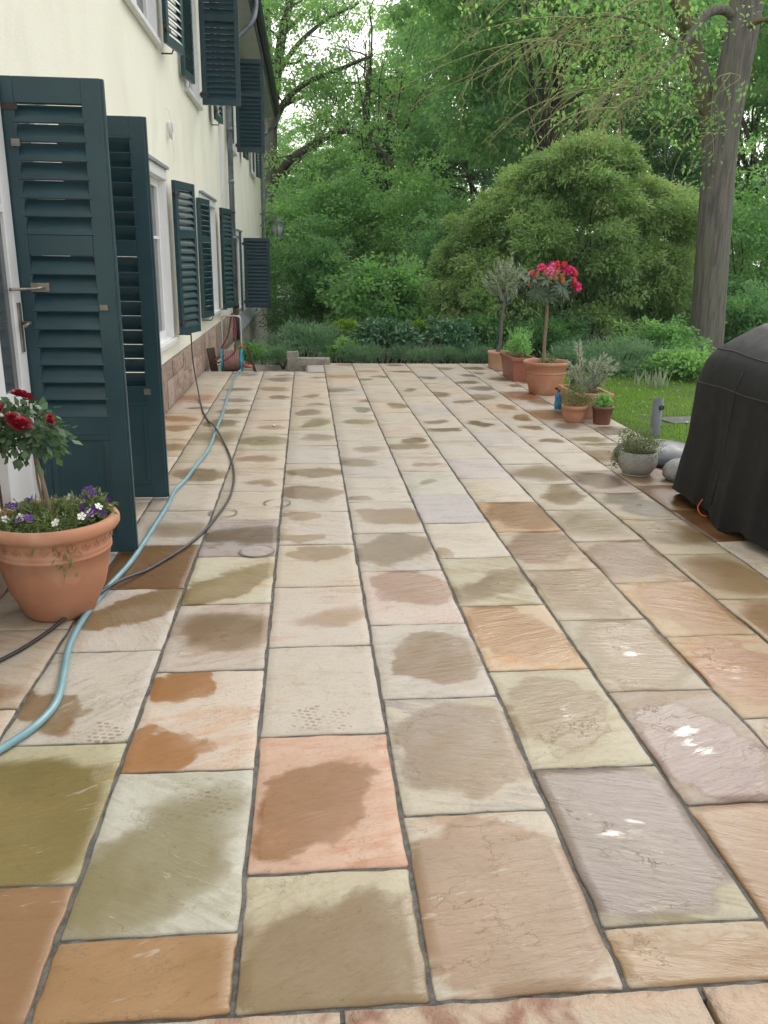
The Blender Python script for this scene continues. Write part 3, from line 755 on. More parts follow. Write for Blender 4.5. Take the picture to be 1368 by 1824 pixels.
DRYS = [(214, 203, 187), (216, 202, 182), (212, 202, 190), (218, 206, 188), (210, 198, 176), (216, 200, 182), (206, 198, 188), (219, 200, 178)]
for c, ys in YJ.items():
    x0, x1 = XB[c]
    for r in range(len(ys) - 1):
        y0, y1 = ys[r], ys[r + 1]
        if c == 'B' and r == len(ys) - 2: x0 = 0.0
        o = link('paving_slab', slab_mesh(x1 - x0, y1 - y0, y1 < 5.2), None, patio_o, ((x0 + x1) / 2, (y0 + y1) / 2, 0.0))
        k = c + str(r)
        if k in S:
            dry, wet, vein, blob, rot, soft, pud, blob2, tread = S[k]
        else:
            dry = prng.choice(DRYS)
            rightish = c in 'GHI'
            d2 = prng.uniform(0.70, 0.84)
            wet = tuple(v * q for v, q in zip(dry, (d2, d2 * 0.94, d2 * prng.uniform(0.80, 0.90))))
            if prng.random() < (0.85 if rightish else 0.5):
                blob = (prng.uniform(-.15, .17), prng.uniform(-.22, .22), prng.uniform(.08, .17), prng.uniform(.07, .17) * (1.4 if rightish else 1))
            else: blob = OFFB
            rot, soft, pud, blob2, tread, vein = prng.uniform(-.5, .5), prng.choice((.1, .2, .35)), 0.0, OFFB, (0, 0, -1, 0), None
        if vein is None:
            vein = tuple(v * q for v, q in zip(dry, prng.choice(((.97, .93, .86), (.98, .94, .92), (.95, .95, .93), (1.0, .92, .84)))))
        def soften(c_, k_, g_, t_=(1.015, .99, .965)):
            m_ = sum(c_) / 3
            return [v * KALB * g_ * q for v, q in zip(lin([m_ + (v - m_) * k_ for v in c_]), t_)]
        o['dry'] = soften(dry, .82, 1.32)
        o['wet'] = soften(wet, 1.08 if c in 'DEFGHI' else .95, .80 if (c in 'DEFGHI' and r > 2) else .92, (1.06, .975, .86))
        o['vein'] = soften(vein, .95, 1.2)
        o['blob'] = [float(v) for v in blob]
        o['blob2'] = [float(v) for v in blob2]
        o['misc'] = [float(rot), prng.random(), float(soft) + .02, float(pud) * .7]
        o['tread'] = [float(v) for v in tread]
# dried rings left by pots
for (x, y, r, disc) in ((-0.50, 4.79, .085, False), (-0.19, 4.99, .085, False), (-0.265, 4.10, .092, True)):
    mb = MB(); nn = 40; rr = random.Random(int(r * 1e4 + y * 10))
    w0 = .008
    for a in range(nn):
        t, t2 = 2 * math.pi * a / nn, 2 * math.pi * (a + 1) / nn
        k1, k2 = [(r + .003 * math.sin(3 * q + y), r - w0 - .004 * math.sin(2 * q + y * 3)) for q in (t, t2)]
        mb.face([(k1[0] * math.cos(t), k1[0] * math.sin(t), 0), (k2[0] * math.cos(t2), k2[0] * math.sin(t2), 0), (k2[1] * math.cos(t2), k2[1] * math.sin(t2), 0), (k1[1] * math.cos(t), k1[1] * math.sin(t), 0)])
    mb.build('ring_mark', M['stain'], patio_o, (x, y, 0.0062))
    if disc:
        mb = MB(); mb.face([((r - .012) * math.cos(t * .2094), (r - .012) * math.sin(t * .2094), 0) for t in range(30)])
        mb.build('ring_mark', M['disc_dry'], patio_o, (x, y, 0.0058))

# rough edging stones along the front of the patio
erng = random.Random(5)
def rough_block(w, d, h, nx, ny, rg, amp):
    v, f = [], []
    for j in range(ny + 1):
        for i in range(nx + 1):
            e = (i in (0, nx)) or (j in (0, ny))
            v.append((-w / 2 + w * i / nx + rg.uniform(-amp, amp) * .4, -d / 2 + d * j / ny + rg.uniform(-amp, amp) * .35, rg.uniform(-amp, amp) - (0.002 if e else 0)))
    for j in range(ny):
        for i in range(nx):
            a = j * (nx + 1) + i; f.append((a, a + 1, a + nx + 2, a + nx + 1))
    per = [i for i in range(nx + 1)] + [j * (nx + 1) + nx for j in range(1, ny + 1)] + [ny * (nx + 1) + i for i in range(nx - 1, -1, -1)] + [j * (nx + 1) for j in range(ny - 1, 0, -1)]
    b = len(v); v += [(v[i][0] * .99, v[i][1] * .97, -h) for i in per]; m = len(per)
    for k in range(m): f.append((per[(k + 1) % m], per[k], b + k, b + (k + 1) % m))
    me = bpy.data.meshes.new('edging_stone'); me.from_pydata(v, [], f)
    me.polygons.foreach_set('use_smooth', [True] * (nx * ny) + [False] * m); me.update()
    return me
for a, b in ((-1.4, -.62), (-.61, .05), (.06, .795), (.81, 1.5), (1.51, 2.2)):
    link('edging_stone', rough_block(b - a, .166, .14, 20, 5, erng, .003), M['edging'], patio_o, ((a + b) / 2, 1.238, .003))

# lower stone landing at the far left, one step down from the patio
for (y0, y1) in ((11.34, 11.98), (12.0, 12.62), (12.64, 13.3)):
    link('landing_stone', rough_block(1.33, y1 - y0, .14, 14, 6, erng, .003), M['concrete'], patio_o, (-.70, (y0 + y1) / 2, -.15))
kb = MB()
kb.box(-.27, .33, 12.06, 12.24, -.17, .085, j=.008, rng=erng)
kb2 = kb.build('concrete_kerb', M['concrete'], bevel=.012)
tag(kb2, 'low broken concrete kerb at the far end of the patio', 'kerb')
kb = MB(); kb.box(-.09, .07, -.08, .08, 0, .095, j=.008, rng=erng)
tag(kb.build('concrete_block', M['concrete'], loc=(-.19, 12.15, .083), bevel=.01), 'small concrete block standing on the left end of the kerb', 'block')

# ------------------------------------------------------------------ house
WX = -1.38
HY0, HY1 = 1.2, 28.4
house = empty('house', (WX, 0, 0))
tag(house, 'long cream rendered house with dark teal louvred shutters and zinc gutter', 'building')
HL = lambda p: (p[0] - WX, p[1], p[2])
OPEN = [  # y0,y1,z0,z1, kind
    (4.13, 5.10, 0.02, 2.22, 'door'),
    (7.75, 8.92, 0.66, 2.16, 'win'),
    (11.98, 13.62, 0.68, 2.15, 'win'),
    (17.75, 19.0, 0.46, 1.86, 'win'),
    (7.55, 8.95, 3.40, 4.95, 'win'),
    (11.05, 12.22, 3.36, 4.92, 'win'),
    (16.8, 18.05, 3.43, 4.95, 'win'),
    (23.4, 24.6, 3.55, 4.95, 'win'),
]
ysl = sorted(set([HY0, HY1, 2.5, 16.0] + [v for o in OPEN for v in o[:2]]))
zsl = sorted(set([-2.2, 0.0, 5.62] + [v for o in OPEN for v in o[2:4]]))
wall = MB()
for i in range(len(ysl) - 1):
    for j in range(len(zsl) - 1):
        ym, zm = (ysl[i] + ysl[i + 1]) / 2, (zsl[j] + zsl[j + 1]) / 2
        if any(o[0] < ym < o[1] and o[2] < zm < o[3] for o in OPEN): continue
        wall.face([(0, ysl[i], zsl[j]), (0, ysl[i + 1], zsl[j]), (0, ysl[i + 1], zsl[j + 1]), (0, ysl[i], zsl[j + 1])])
RV = 0.11
for (a, b, c, d, k) in OPEN:
    reveal = MB()
    reveal.face([(0, a, c), (0, a, d), (-RV, a, d), (-RV, a, c)])
    reveal.face([(0, b, c), (-RV, b, c), (-RV, b, d), (0, b, d)])
    reveal.face([(0, a, d), (0, b, d), (-RV, b, d), (-RV, a, d)])
    reveal.face([(0, a, c), (-RV, a, c), (-RV, b, c), (0, b, c)])
    reveal.build('reveal', M['white'], house)
# gable ends and back so the house is solid from elsewhere
wall.face([(0, HY1, -2.2), (-9, HY1, -2.2), (-9, HY1, 5.62), (0, HY1, 5.62)])
wall.face([(0, HY0, -2.2), (0, HY0, 5.62), (-9, HY0, 5.62), (-9, HY0, -2.2)])
wall.face([(-9, HY0, -2.2), (-9, HY0, 5.62), (-9, HY1, 5.62), (-9, HY1, -2.2)])
wall.build('wall', M['stucco'], house)
# roof, soffit, gutter
rf = MB()
rf.box(-9.6, .52, HY0 - .4, HY1 + .45, 5.62, 5.66)
rf.build('soffit', M['soffit'], house)
rf = MB()
rf.face([(.56, HY0 - .45, 5.70), (.56, HY1 + .5, 5.70), (-4.5, HY1 + .5, 8.9), (-4.5, HY0 - .45, 8.9)])
rf.face([(-9.6, HY1 + .5, 5.70), (-9.6, HY0 - .45, 5.70), (-4.5, HY0 - .45, 8.9), (-4.5, HY1 + .5, 8.9)])
rf.face([(.56, HY1 + .5, 5.70), (-9.6, HY1 + .5, 5.70), (-4.5, HY1 + .5, 8.9)])
rf.face([(.56, HY0 - .45, 5.70), (-4.5, HY0 - .45, 8.9), (-9.6, HY0 - .45, 5.70)])
rf.build('roof', M['roof'], house)
gt = MB()
prof = [(.53 + .065 - .065 * math.cos(t), 5.71 - .075 * math.sin(t)) for t in [math.pi * k / 8 for k in range(9)]]
prof = prof + [(x * 1.0 - .0, z) for x, z in []]
for i in range(len(prof) - 1):
    gt.face([(prof[i][0], HY0 - .4, prof[i][1]), (prof[i + 1][0], HY0 - .4, prof[i + 1][1]), (prof[i + 1][0], HY1 + .45, prof[i + 1][1]), (prof[i][0], HY1 + .45, prof[i][1])], True)
gt.face([(p[0], HY1 + .45, p[1]) for p in prof])
gt.box(.645, .672, HY0 - .4, HY1 + .45, 5.70, 5.722)
gt.box(.49, .528, HY0 - .4, HY1 + .45, 5.52, 5.615)
gt.build('gutter', M['zinc_dark'], house)

def window(y0, y1, z0, z1):
    fr = MB(); t = .07; x0, x1 = -RV + .002, -RV + .062
    fr.box(x0, x1, y0, y0 + t, z0, z1); fr.box(x0, x1, y1 - t, y1, z0, z1)
    fr.box(x0, x1, y0 + t, y1 - t, z0, z0 + t); fr.box(x0, x1, y0 + t, y1 - t, z1 - t, z1)
    ym = (y0 + y1) / 2
    fr.box(x0, x1 + .012, ym - .05, ym + .05, z0 + t, z1 - t)
    # white outer casing standing a little proud of the wall
    fr.box(-.03, .022, y0 - .10, y0 - .003, z0 - .01, z1 + .003); fr.box(-.03, .022, y1 + .003, y1 + .10, z0 - .01, z1 + .003)
    fr.box(-.03, .026, y0 - .10, y1 + .10, z1 + .003, z1 + .10)
    o = fr.build('window', M['white'], house, bevel=.004)
    for a, b in ((y0 + t, ym - .05), (ym + .05, y1 - t)):
        bars = MB(); bars.box(x0 + .015, x1 - .01, a, b, (z0 + z1) / 2 + .2, (z0 + z1) / 2 + .225)
        bars.build('glazing_bar', M['white'], o)
        g = MB(); g.box(x0 + .02, x0 + .028, a, b, z0 + t, z1 - t)
        g.build('pane', M['glass'], o)
    si = MB(); si.box(-RV, .055, y0 - .11, y1 + .11, z0 - .06, z0 - .012)
    si.build('sill', M['white'], o, bevel=.006)
    hd = MB(); hd.box(-.03, .05, y0 - .12, y1 + .12, z1 + .103, z1 + .13)
    hd.build('drip_strip', M['capstone'], o)
for o in OPEN:
    if o[4] == 'win': window(*o[:4])

def shutter(y, z, w, h, ang, hx=0.085, secs=None, thick=.042, npan=0, flip=1, near=False, mirror=1, label=None):
    """hinge at (wall+hx, y); ang 0 points along +Y, 90deg straight out from the wall; mirror -1 points along -Y at 0"""
    st = .062 if not near else .085
    fb = MB()
    fb.box(0, st, -thick / 2, thick / 2, 0, h); fb.box(w - st, w, -thick / 2, thick / 2, 0, h)
    zz = [s[0] for s in secs] + [s[1] for s in secs]
    zz = sorted([0] + zz + [h])
    for i in range(0, len(zz), 2):
        fb.box(st, w - st, -thick / 2 + .001, thick / 2 - .001, zz[i], zz[i + 1])
    if near:
        fb.box(w - .004, w + .012, -.012, .012, .0, h)      # rebate strip along the closing edge
    if mirror == 1: rz = R_(90) - ang
    else: rz = R_(-90) + ang
    so = fb.build('shutter', M['shutter'], house, (hx, y, z), (0, 0, rz), bevel=.003)
    if label: so['label'] = label
    for s in secs:
        z0, z1, kind, cnt = s
        if kind == 'panel':
            pb = MB(); pb.box(st + .002, w - st - .002, -.012, .012, z0 + .002, z1 - .002)
            pb.build('panel', M['shutter'], so)
            pb = MB()
            q = .028
            pb.box(st, w - st, -.018, .018, z0, z0 + q); pb.box(st, w - st, -.018, .018, z1 - q, z1)
            pb.box(st, st + q, -.018, .018, z0 + q, z1 - q); pb.box(w - st - q, w - st, -.018, .018, z0 + q, z1 - q)
            pb.build('moulding', M['shutter'], so, bevel=.004)
            continue
        p = (z1 - z0) / cnt
        sb = MB(); hh = p * (.965 if near else 1.03); dd = thick * 1.12; tt = .0045
        k = [(-dd / 2, -hh / 2), (-dd * .30, -hh * .20), (dd * .12, hh * .22), (dd / 2, hh / 2)]
        k = [(a * flip, b) for a, b in k]
        b = len(sb.v)
        for xx in (st - .012, w - st + .012):
            for (a, c) in k: sb.v.append((xx, a, c))
            for (a, c) in reversed(k): sb.v.append((xx, a + tt * flip, c - tt))
        m = 2 * len(k)
        for i in range(m):
            i2 = (i + 1) % m
            sb.f.append((b + i, b + i2, b + m + i2, b + m + i)); sb.sm.append(False)
        sb.f.append(tuple(range(b, b + m))); sb.sm.append(False)
        sb.f.append(tuple(range(b + 2 * m - 1, b + m - 1, -1))); sb.sm.append(False)
        me = sb.mesh('slat')
        for i in range(cnt):
            link('slat', me, M['shutter'], so, (0, 0, z0 + p * (i + .5)))
    br = MB()
    for zb in (.12, h - .12):
        br.box(-.03, .10, -thick / 2 - .006, -thick / 2 - .001, zb - .014, zb + .014)
        br.tube([(-.012, 0, zb - .035), (-.012, 0, zb + .035)], .011, 8)
    br.build('hinge', M['castiron'], so)
    return so
# French door shutters opened square to the wall
DS = [(.08, .60, 'panel', 1), (.69, 1.43, 'slat', 9), (1.52, 2.06, 'slat', 7)]
s1 = shutter(4.11, .015, .455, 2.165, R_(90), .05, DS, flip=1, near=True, label='near louvred door shutter standing open square to the wall')
s2 = shutter(5.125, .015, .455, 2.165, R_(90), .05, DS, flip=-1, near=True, label='second louvred door shutter standing open behind the near one')
lt = MB(); lt.box(.38, .415, -.030, -.0225, 1.19, 1.215); lt.build('latch_plate', M['brass'], s1)
lt = MB(); lt.box(.36, .40, -.030, -.0225, .64, .675); lt.tube([(.38, -.034, .657), (.38, -.05, .657)], .008, 8); lt.build('latch_plate', M['brass'], s2)
# white glazed door in the opening and one leaf folded back towards the camera
dfm = MB()
for a, b in ((4.13, 4.20), (5.03, 5.10), (4.58, 4.65)): dfm.box(-RV, -RV + .06, a, b, .02, 2.22)
dfm.box(-RV, -RV + .06, 4.20, 5.03, 2.13, 2.22); dfm.box(-RV, -RV + .058, 4.20, 5.03, .02, .5)
dfo = dfm.build('door', M['white'], house, bevel=.004)
g = MB(); g.box(-RV + .02, -RV + .03, 4.20, 5.03, .5, 2.13); g.build('pane', M['glass'], dfo)
LX = .062
lf = MB()
y0, y1 = 3.66, 4.075
lf.box(LX - .02, LX + .022, y0, y0 + .085, .05, 2.2); lf.box(LX - .02, LX + .022, y1 - .11, y1, .05, 2.2)
lf.box(LX - .02, LX + .022, y0 + .085, y1 - .11, .05, .17); lf.box(LX - .02, LX + .022, y0 + .085, y1 - .11, .74, .86); lf.box(LX - .02, LX + .022, y0 + .085, y1 - .11, 2.08, 2.2)
lf.box(LX - .02, LX + .020, y0 + .085, y1 - .11, 1.62, 1.65)
lf.box(LX - .008, LX + .012, y0 + .085, y1 - .11, .17, .74)
lfo = lf.build('door_leaf', M['white'], house, bevel=.004)
g = MB(); g.box(LX - .006, LX + .004, y0 + .085, y1 - .11, .86, 2.08); g.build('pane', M['glass'], lfo)
hd = MB(); hd.box(LX + .0225, LX + .032, y1 - .075, y1 - .045, 1.02, 1.24); hd.tube([(LX + .03, y1 - .06, 1.15), (LX + .07, y1 - .06, 1.15), (LX + .075, y1 - .15, 1.145)], .008, 8)
hd.build('handle', M['brass'], lfo)
hk = MB(); hk.tube([(LX + .022, y1 - .14, 1.30), (LX + .10, y1 - .03, 1.30), (LX + .13, y1 + .0, 1.305)], .007, 6); hk.box(LX + .07, LX + .15, y1 + .002, y1 + .012, 1.285, 1.325)
hk.build('stay_hook', M['brass'], lfo)
hk = MB(); hk.box(LX + .05, LX + .085, y1 + .002, y1 + .010, 1.90, 1.93); hk.build('stay_hook', M['brass'], lfo)
# window shutters
WS = [(.075, .96, 'slat', 12), (1.04, 1.425, 'slat', 6)]
WSu = [(.075, .98, 'slat', 13), (1.06, 1.50, 'slat', 7)]
shutter(8.98, .67, .52, 1.50, R_(14), .09, WS, flip=1)                      # far leaf of the first ground window
shutter(12.0, .67, .52, 1.50, R_(-8), .10, WS, flip=1, mirror=-1)           # near leaf of the second
shutter(13.68, .67, .52, 1.50, R_(12), .10, WS, flip=1)
shutter(17.72, .42, .52, 1.50, R_(4), .09, WS, flip=1, mirror=-1)
shutter(19.02, .40, .56, 1.45, R_(90), .06, [(.075, .9, 'slat', 11), (.97, 1.38, 'slat', 6)], flip=1)
shutter(9.0, 3.38, .50, 1.58, R_(10), .09, WSu, flip=1)
shutter(10.98, 3.38, .50, 1.58, R_(-6), .10, WSu, flip=1, mirror=-1)
shutter(12.24, 3.36, .50, 1.62, R_(90), .06, [(.075, .98, 'slat', 13), (1.06, 1.54, 'slat', 7)], flip=1)
shutter(13.55, 3.38, .50, 1.58, R_(6), .09, WSu, flip=1)
shutter(16.75, 3.43, .50, 1.58, R_(2), .09, WSu, flip=1, mirror=-1)
shutter(18.08, 3.44, .55, 1.66, R_(90), .06, [(.075, 1.0, 'slat', 13), (1.08, 1.58, 'slat', 7)], flip=1)
shutter(19.6, 3.5, .50, 1.5, R_(6), .09, WS, flip=1)
shutter(23.35, 3.55, .50, 1.5, R_(2), .09, WS, flip=1, mirror=-1)
shutter(24.65, 3.55, .50, 1.5, R_(10), .09, WS, flip=1)
# iron stay bars under the shutters
for (y, z, l) in ((9.4, .64, .12), (11.6, .64, .12), (14.1, .64, .1), (9.3, 3.35, .1), (13.9, 3.35, .1)):
    b_ = MB(); b_.tube([(0, y, z), (l, y, z), (l + .02, y, z + .04)], .008, 6); b_.build('shutter_catch', M['castiron'], house)

# downpipe with swan neck, joints and cast iron foot
dp = MB()
dp.tube(crv([(.59, 16.2, 5.66), (.585, 16.2, 5.48), (.50, 16.15, 5.25), (.22, 16.1, 4.98), (.10, 16.1, 4.82), (.085, 16.1, 4.6)], 5) + [Vector((.085, 16.1, .62))], .047, 14)
for z in (4.55, 3.55, 2.7, 1.75): dp.tube([(.085, 16.1, z), (.085, 16.1, z + .07)], .053, 14)
dpo = dp.build('downpipe', M['zinc'], house)
b_ = MB(); b_.tube([(.085, 16.1, -.05), (.085, 16.1, .62)], .056, 14); b_.tube([(.085, 16.1, .56), (.085, 16.1, .63)], .066, 14); b_.build('cast_foot', M['castiron'], dpo)
for z in (4.2, 2.2, 1.0):
    b_ = MB(); b_.box(0, .09, 16.09, 16.11, z, z + .03); b_.tube([(.085, 16.1, z), (.085, 16.1, z + .03)], .055, 14); b_.build('pipe_bracket', M['castiron'], dpo)
cd = MB(); cd.box(0.001, .045, 14.95, 15.12, .48, 5.6); cd.build('conduit', M['white'], house)
dp = MB()
dp.tube(crv([(.59, 28.2, 5.66), (.55, 28.25, 5.45), (.3, 28.3, 5.2), (.12, 28.3, 5.02), (.09, 28.3, 4.8)], 5) + [Vector((.09, 28.3, .32))] + crv([(.09, 28.3, .30), (.14, 28.3, .12), (.30, 28.3, -.04), (.36, 28.3, -.2)], 5) + [Vector((.40, 28.3, -1.25))], .055, 12)
dpo = dp.build('downpipe', M['zinc'], house)
b_ = MB(); b_.tube([(.40, 28.3, -1.2), (.41, 28.3, -2.0)], .07, 12); b_.build('cast_foot', M['castiron'], dpo)

# sandstone plinth, stone by stone
pl = MB()
pl.box(0.001, .016, HY0, 4.06, -.08, .455); pl.box(0.001, .016, 5.16, 16.6, -.08, .455)
plo = pl.build('plinth', M['plinth_mortar'], house)
srng = random.Random(8)
stone_me = []
for q in range(5):
    v, f = [], []
    nx, nz = 6, 5
    for j in range(nz + 1):
        for i in range(nx + 1):
            e = i in (0, nx) or j in (0, nz)
            v.append((srng.uniform(.6, 1.0) if not e else .45, i / nx - .5 + srng.uniform(-.02, .02), j / nz - .5 + srng.uniform(-.025, .025)))
    for j in range(nz):
        for i in range(nx):
            a = j * (nx + 1) + i; f.append((a, a + 1, a + nx + 2, a + nx + 1))
    per = [i for i in range(nx + 1)] + [j * (nx + 1) + nx for j in range(1, nz + 1)] + [nz * (nx + 1) + i for i in range(nx - 1, -1, -1)] + [j * (nx + 1) for j in range(nz - 1, 0, -1)]
    b = len(v); v += [(-.4, v[i][1], v[i][2]) for i in per]; m_ = len(per)
    for k in range(m_): f.append((per[(k + 1) % m_], per[k], b + k, b + (k + 1) % m_))
    me = bpy.data.meshes.new('stone'); me.from_pydata(v, [], f); me.update(); me.materials.append(M['plinth'])
    stone_me.append(me)
for (ya, yb) in ((2.4, 4.05), (5.17, 16.5)):
    y = ya
    while y < yb - .08:
        w = min(srng.uniform(.24, .55), yb - y)
        cuts = srng.choice(([.0, .45], [.0, .24, .45], [.0, .17, .45], [.0, .28, .45]))
        for k in range(len(cuts) - 1):
            a, b = cuts[k], cuts[k + 1]
            parts = 2 if (w > .42 and srng.random() < .5) else 1
            for p_ in range(parts):
                pw = w / parts
                link('stone', srng.choice(stone_me), None, plo, (.016, y + pw * (p_ + .5), (a + b) / 2 + .004), (0, 0, 0), (.022 * srng.uniform(.7, 1.5), pw - .012, (b - a) - .012))
        y += w
# roughcast basement wall towards the far corner with a sloping grey cap
rc = MB(); rc.box(.001, .10, 16.65, HY1 - .02, -2.3, .10); rc.build('roughcast_base', M['roughcast'], house)
cp = MB(); cp.face([(.001, 16.62, .30), (.14, 16.62, .10), (.14, HY1, .10), (.001, HY1, .30)]); cp.face([(.14, 16.62, .10), (.14, 16.62, .075), (.14, HY1, .075), (.14, HY1, .10)]); cp.face([(.001, 16.62, .30), (.001, 16.62, .075), (.14, 16.62, .075), (.14, 16.62, .10)])
cp.build('cap', M['capstone'], house)

# things fixed to the house
wl = empty('wall_lantern', (-1.36, 27.0, 2.34))
tag(wl, 'grey four sided lantern on a bracket at the far corner of the house', 'lantern')
b_ = MB(); b_.tube(crv([(0, 0, .35), (.2, 0, .42), (.42, 0, .40), (.52, 0, .30)], 5), .018, 8); b_.tube([(0, 0, .0), (.3, 0, .36)], .012, 6); b_.build('bracket', M['lamp_metal'], wl)
b_ = MB(); b_.lathe([(.30, .0), (.12, .13), (.06, .18), (.02, .25)], 4, (.52, 0, .10)); b_.build('roof', M['lamp_metal'], wl)
b_ = MB(); b_.lathe([(.13, -.30), (.22, .10)], 4, (.52, 0, 0), capt=True); b_.build('glass', M['lampglass'], wl)
b_ = MB()
for a in range(4):
    t = a * math.pi / 2
    b_.tube([(.52 + .135 * math.cos(t), .135 * math.sin(t), -.30), (.52 + .225 * math.cos(t), .225 * math.sin(t), .10)], .014, 6)
b_.lathe([(.14, -.35), (.15, -.29)], 4, (.52, 0, 0), capt=True); b_.build('frame', M['lamp_metal'], wl)
fl = empty('floodlight', (-1.26, 28.0, 5.2))
tag(fl, 'small square white floodlight under the eaves at the far house corner', 'floodlight')
b_ = MB(); b_.box(-.12, .16, -.14, .0, -.13, .16); b_.build('case', M['soffit'], fl, bevel=.02)
b_ = MB(); b_.box(-.08, .12, -.150, -.141, -.09, .12); b_.build('lens', M['lampglass'], fl)
b_ = MB(); b_.box(-.12, -.05, .0, .08, -.02, .05); b_.build('bracket', M['lamp_metal'], fl)
ck = MB(); pts = []
crg = random.Random(3)
for k in range(90):
    t = k * .45; r = .075 + crg.uniform(-.012, .012)
    pts.append((.012 + .0004 * k, r * .8 * math.cos(t), r * math.sin(t)))
ck.tube(pts, .004, 5)
ck.tube(crv([(.03, 0, .10), (.025, -.02, .16), (.012, -.03, .19), (0, -.03, .2)], 4), .004, 5)
ck.tube(crv([(.03, .02, -.07), (.04, .05, -.16), (.035, .10, -.24), (.02, .09, -.30)], 4), .003, 5)
cko = ck.build('cable_coil', M['white'], loc=(WX + .002, 9.42, 2.68))
tag(cko, 'loose coil of thin white cable hanging from the cream wall', 'cable')

# ------------------------------------------------------------------ hose, cable, reel
hp = [(-1.01, 2.16), (-.96, 2.27), (-.92, 2.34), (-.87, 2.45), (-.85, 2.59), (-.88, 2.79), (-.92, 3.02), (-.93, 3.29), (-.91, 3.59), (-.87, 3.96), (-.855, 4.45), (-.845, 4.94), (-.85, 5.26), (-.82, 5.54), (-.80, 5.94), (-.77, 6.49), (-.79, 7.28), (-.81, 8.11), (-.86, 9.35), (-.89, 10.63), (-.89, 11.2)]
hm = MB(); hm.tube(crv([(x, y, .0140) for x, y in hp] + [(-.885, 11.36, .0), (-.88, 11.48, .02)], 6), .0130, 10)
tag(hm.build('garden_hose', M['hose']), 'pale blue garden hose lying along the patio from the reel', 'hose')
cp_ = [(-1.3, 2.6), (-1.17, 2.87), (-1.09, 3.02), (-1.02, 3.22), (-.94, 3.41), (-.85, 3.67), (-.72, 3.96), (-.6, 4.3), (-.53, 4.71), (-.49, 5.19), (-.52, 5.78), (-.63, 6.51), (-.78, 7.18), (-.97, 7.99), (-1.1, 8.75)]
def cz(x, y):
    return .0075 if not (-.96 < x < -.88 and 3.3 < y < 3.6) else .009
cpts = [(x, y, .0095) for x, y in cp_] + [(-1.18, 9.2, .10), (-1.26, 9.55, .34), (-1.29, 9.72, .62), (-1.305, 9.76, .74)]
# lift the cable over the hose where they cross
out = []
hpts = [Vector((x, y, 0)) for x, y in hp]
for p in crv(cpts, 8):
    q = p.copy()
    dmin = 9
    for i in range(len(hpts) - 1):
        a, b = hpts[i], hpts[i + 1]; ab = b - a
        t = max(0, min(1, (Vector((p.x, p.y, 0)) - a).dot(ab) / ab.dot(ab)))
        dmin = min(dmin, (Vector((p.x, p.y, 0)) - (a + ab * t)).length)
    q.z += .027 * (1 - smooth(.02, .12, dmin))
    out.append(q)
cm = MB(); cm.tube(out, .0078, 8)
tag(cm.build('power_cable', M['cable']), 'thin black cable looping over the slabs and up the house wall', 'cable')

rl = empty('hose_reel', (-1.0, 11.58, -.148))
tag(rl, 'hose reel with cyan discs and brown hose beside the house wall', 'hose reel')
for sx in (-.13, .13):
    b_ = MB()
    nn = 28; tk = .012
    ring = [(.17 + .004 * math.sin(6 * a), a) for a in [2 * math.pi * k / nn for k in range(nn)]]
    bb = len(b_.v)
    for xx in (-tk, tk):
        for (r, a) in ring: b_.v.append((xx + sx, r * math.cos(a), .25 + r * math.sin(a)))
        for (r, a) in ring: b_.v.append((xx + sx, (r - .04) * math.cos(a), .25 + (r - .04) * math.sin(a)))
    def q_(s_, k_, i_): return bb + s_ * 2 * nn + k_ * nn + (i_ % nn)
    for i in range(nn):
        for (A, B) in (((0, 0), (1, 0)), ((1, 0), (1, 1)), ((1, 1), (0, 1)), ((0, 1), (0, 0))):
            b_.f.append((q_(*A, i), q_(*A, i + 1), q_(*B, i + 1), q_(*B, i))); b_.sm.append(False)
    for a in range(5):
        t = a * 2 * math.pi / 5 + .3
        b_.box(sx - .008, sx + .008, -.014, .014, .0, .15, Matrix.Translation((0, 0, .25)) @ Matrix.Rotation(t, 4, 'X'))
    b_.build('disc', M['cyan'], rl)
b_ = MB(); b_.tube([(-.14, 0, .25), (.14, 0, .25)], .05, 16); b_.build('drum', M['cyan'], rl)
b_ = MB()
for lay, r in enumerate((.10, .124, .146)):
    pts = []
    for k in range(16 * 9 + 1):
        t = k / 16 * 2 * math.pi
        pts.append((-.108 + .216 * k / (16 * 9), r * math.cos(t), .25 + r * math.sin(t)))
    b_.tube(pts, .0122, 6)
b_.build('coiled_hose', M['hose_brown'], rl)
b_ = MB(); b_.tube(crv([(-.12, .02, .0), (-.125, .02, .3), (-.125, .02, .76), (-.11, .02, .83), (-.06, .02, .845), (.06, .02, .845), (.11, .02, .83), (.125, .02, .76), (.125, .02, .3), (.12, .02, .0)], 5), .012, 8)
b_.tube([(-.12, .02, .015), (-.12, -.2, .015)], .012, 8); b_.tube([(.12, .02, .015), (.12, -.2, .015)], .012, 8)
b_.build('frame', M['alu'], rl)
b_ = MB(); b_.tube([(.15, 0, .25), (.155, -.02, .18)], .012, 8); b_.tube([(.155, -.02, .18), (.27, -.02, .178)], .016, 10); b_.build('crank', M['orange'], rl)
for sx in (-.125, .125):
    b_ = MB(); b_.tube([(sx, .02, .42), (sx, .02, .46)], .022, 10); b_.build('clip', M['orange'], rl)
b_ = MB()
b_.tube(crv([(-.10, -.12, .35), (-.22, -.16, .28), (-.24, -.14, .24), (-.1, -.15, .27), (.05, -.1, .40), (.04, -.02, .62), (.03, .03, .85), (.0, .05, .84), (-.05, .03, .6), (-.14, -.03, .42)], 6), .0115, 8)
b_.tube(crv([(.03, .03, .86), (.06, .0, .7), (.05, -.03, .5), (.04, -.08, .38)], 6), .0115, 8)
b_.build('loose_hose', M['hose_red'], rl)
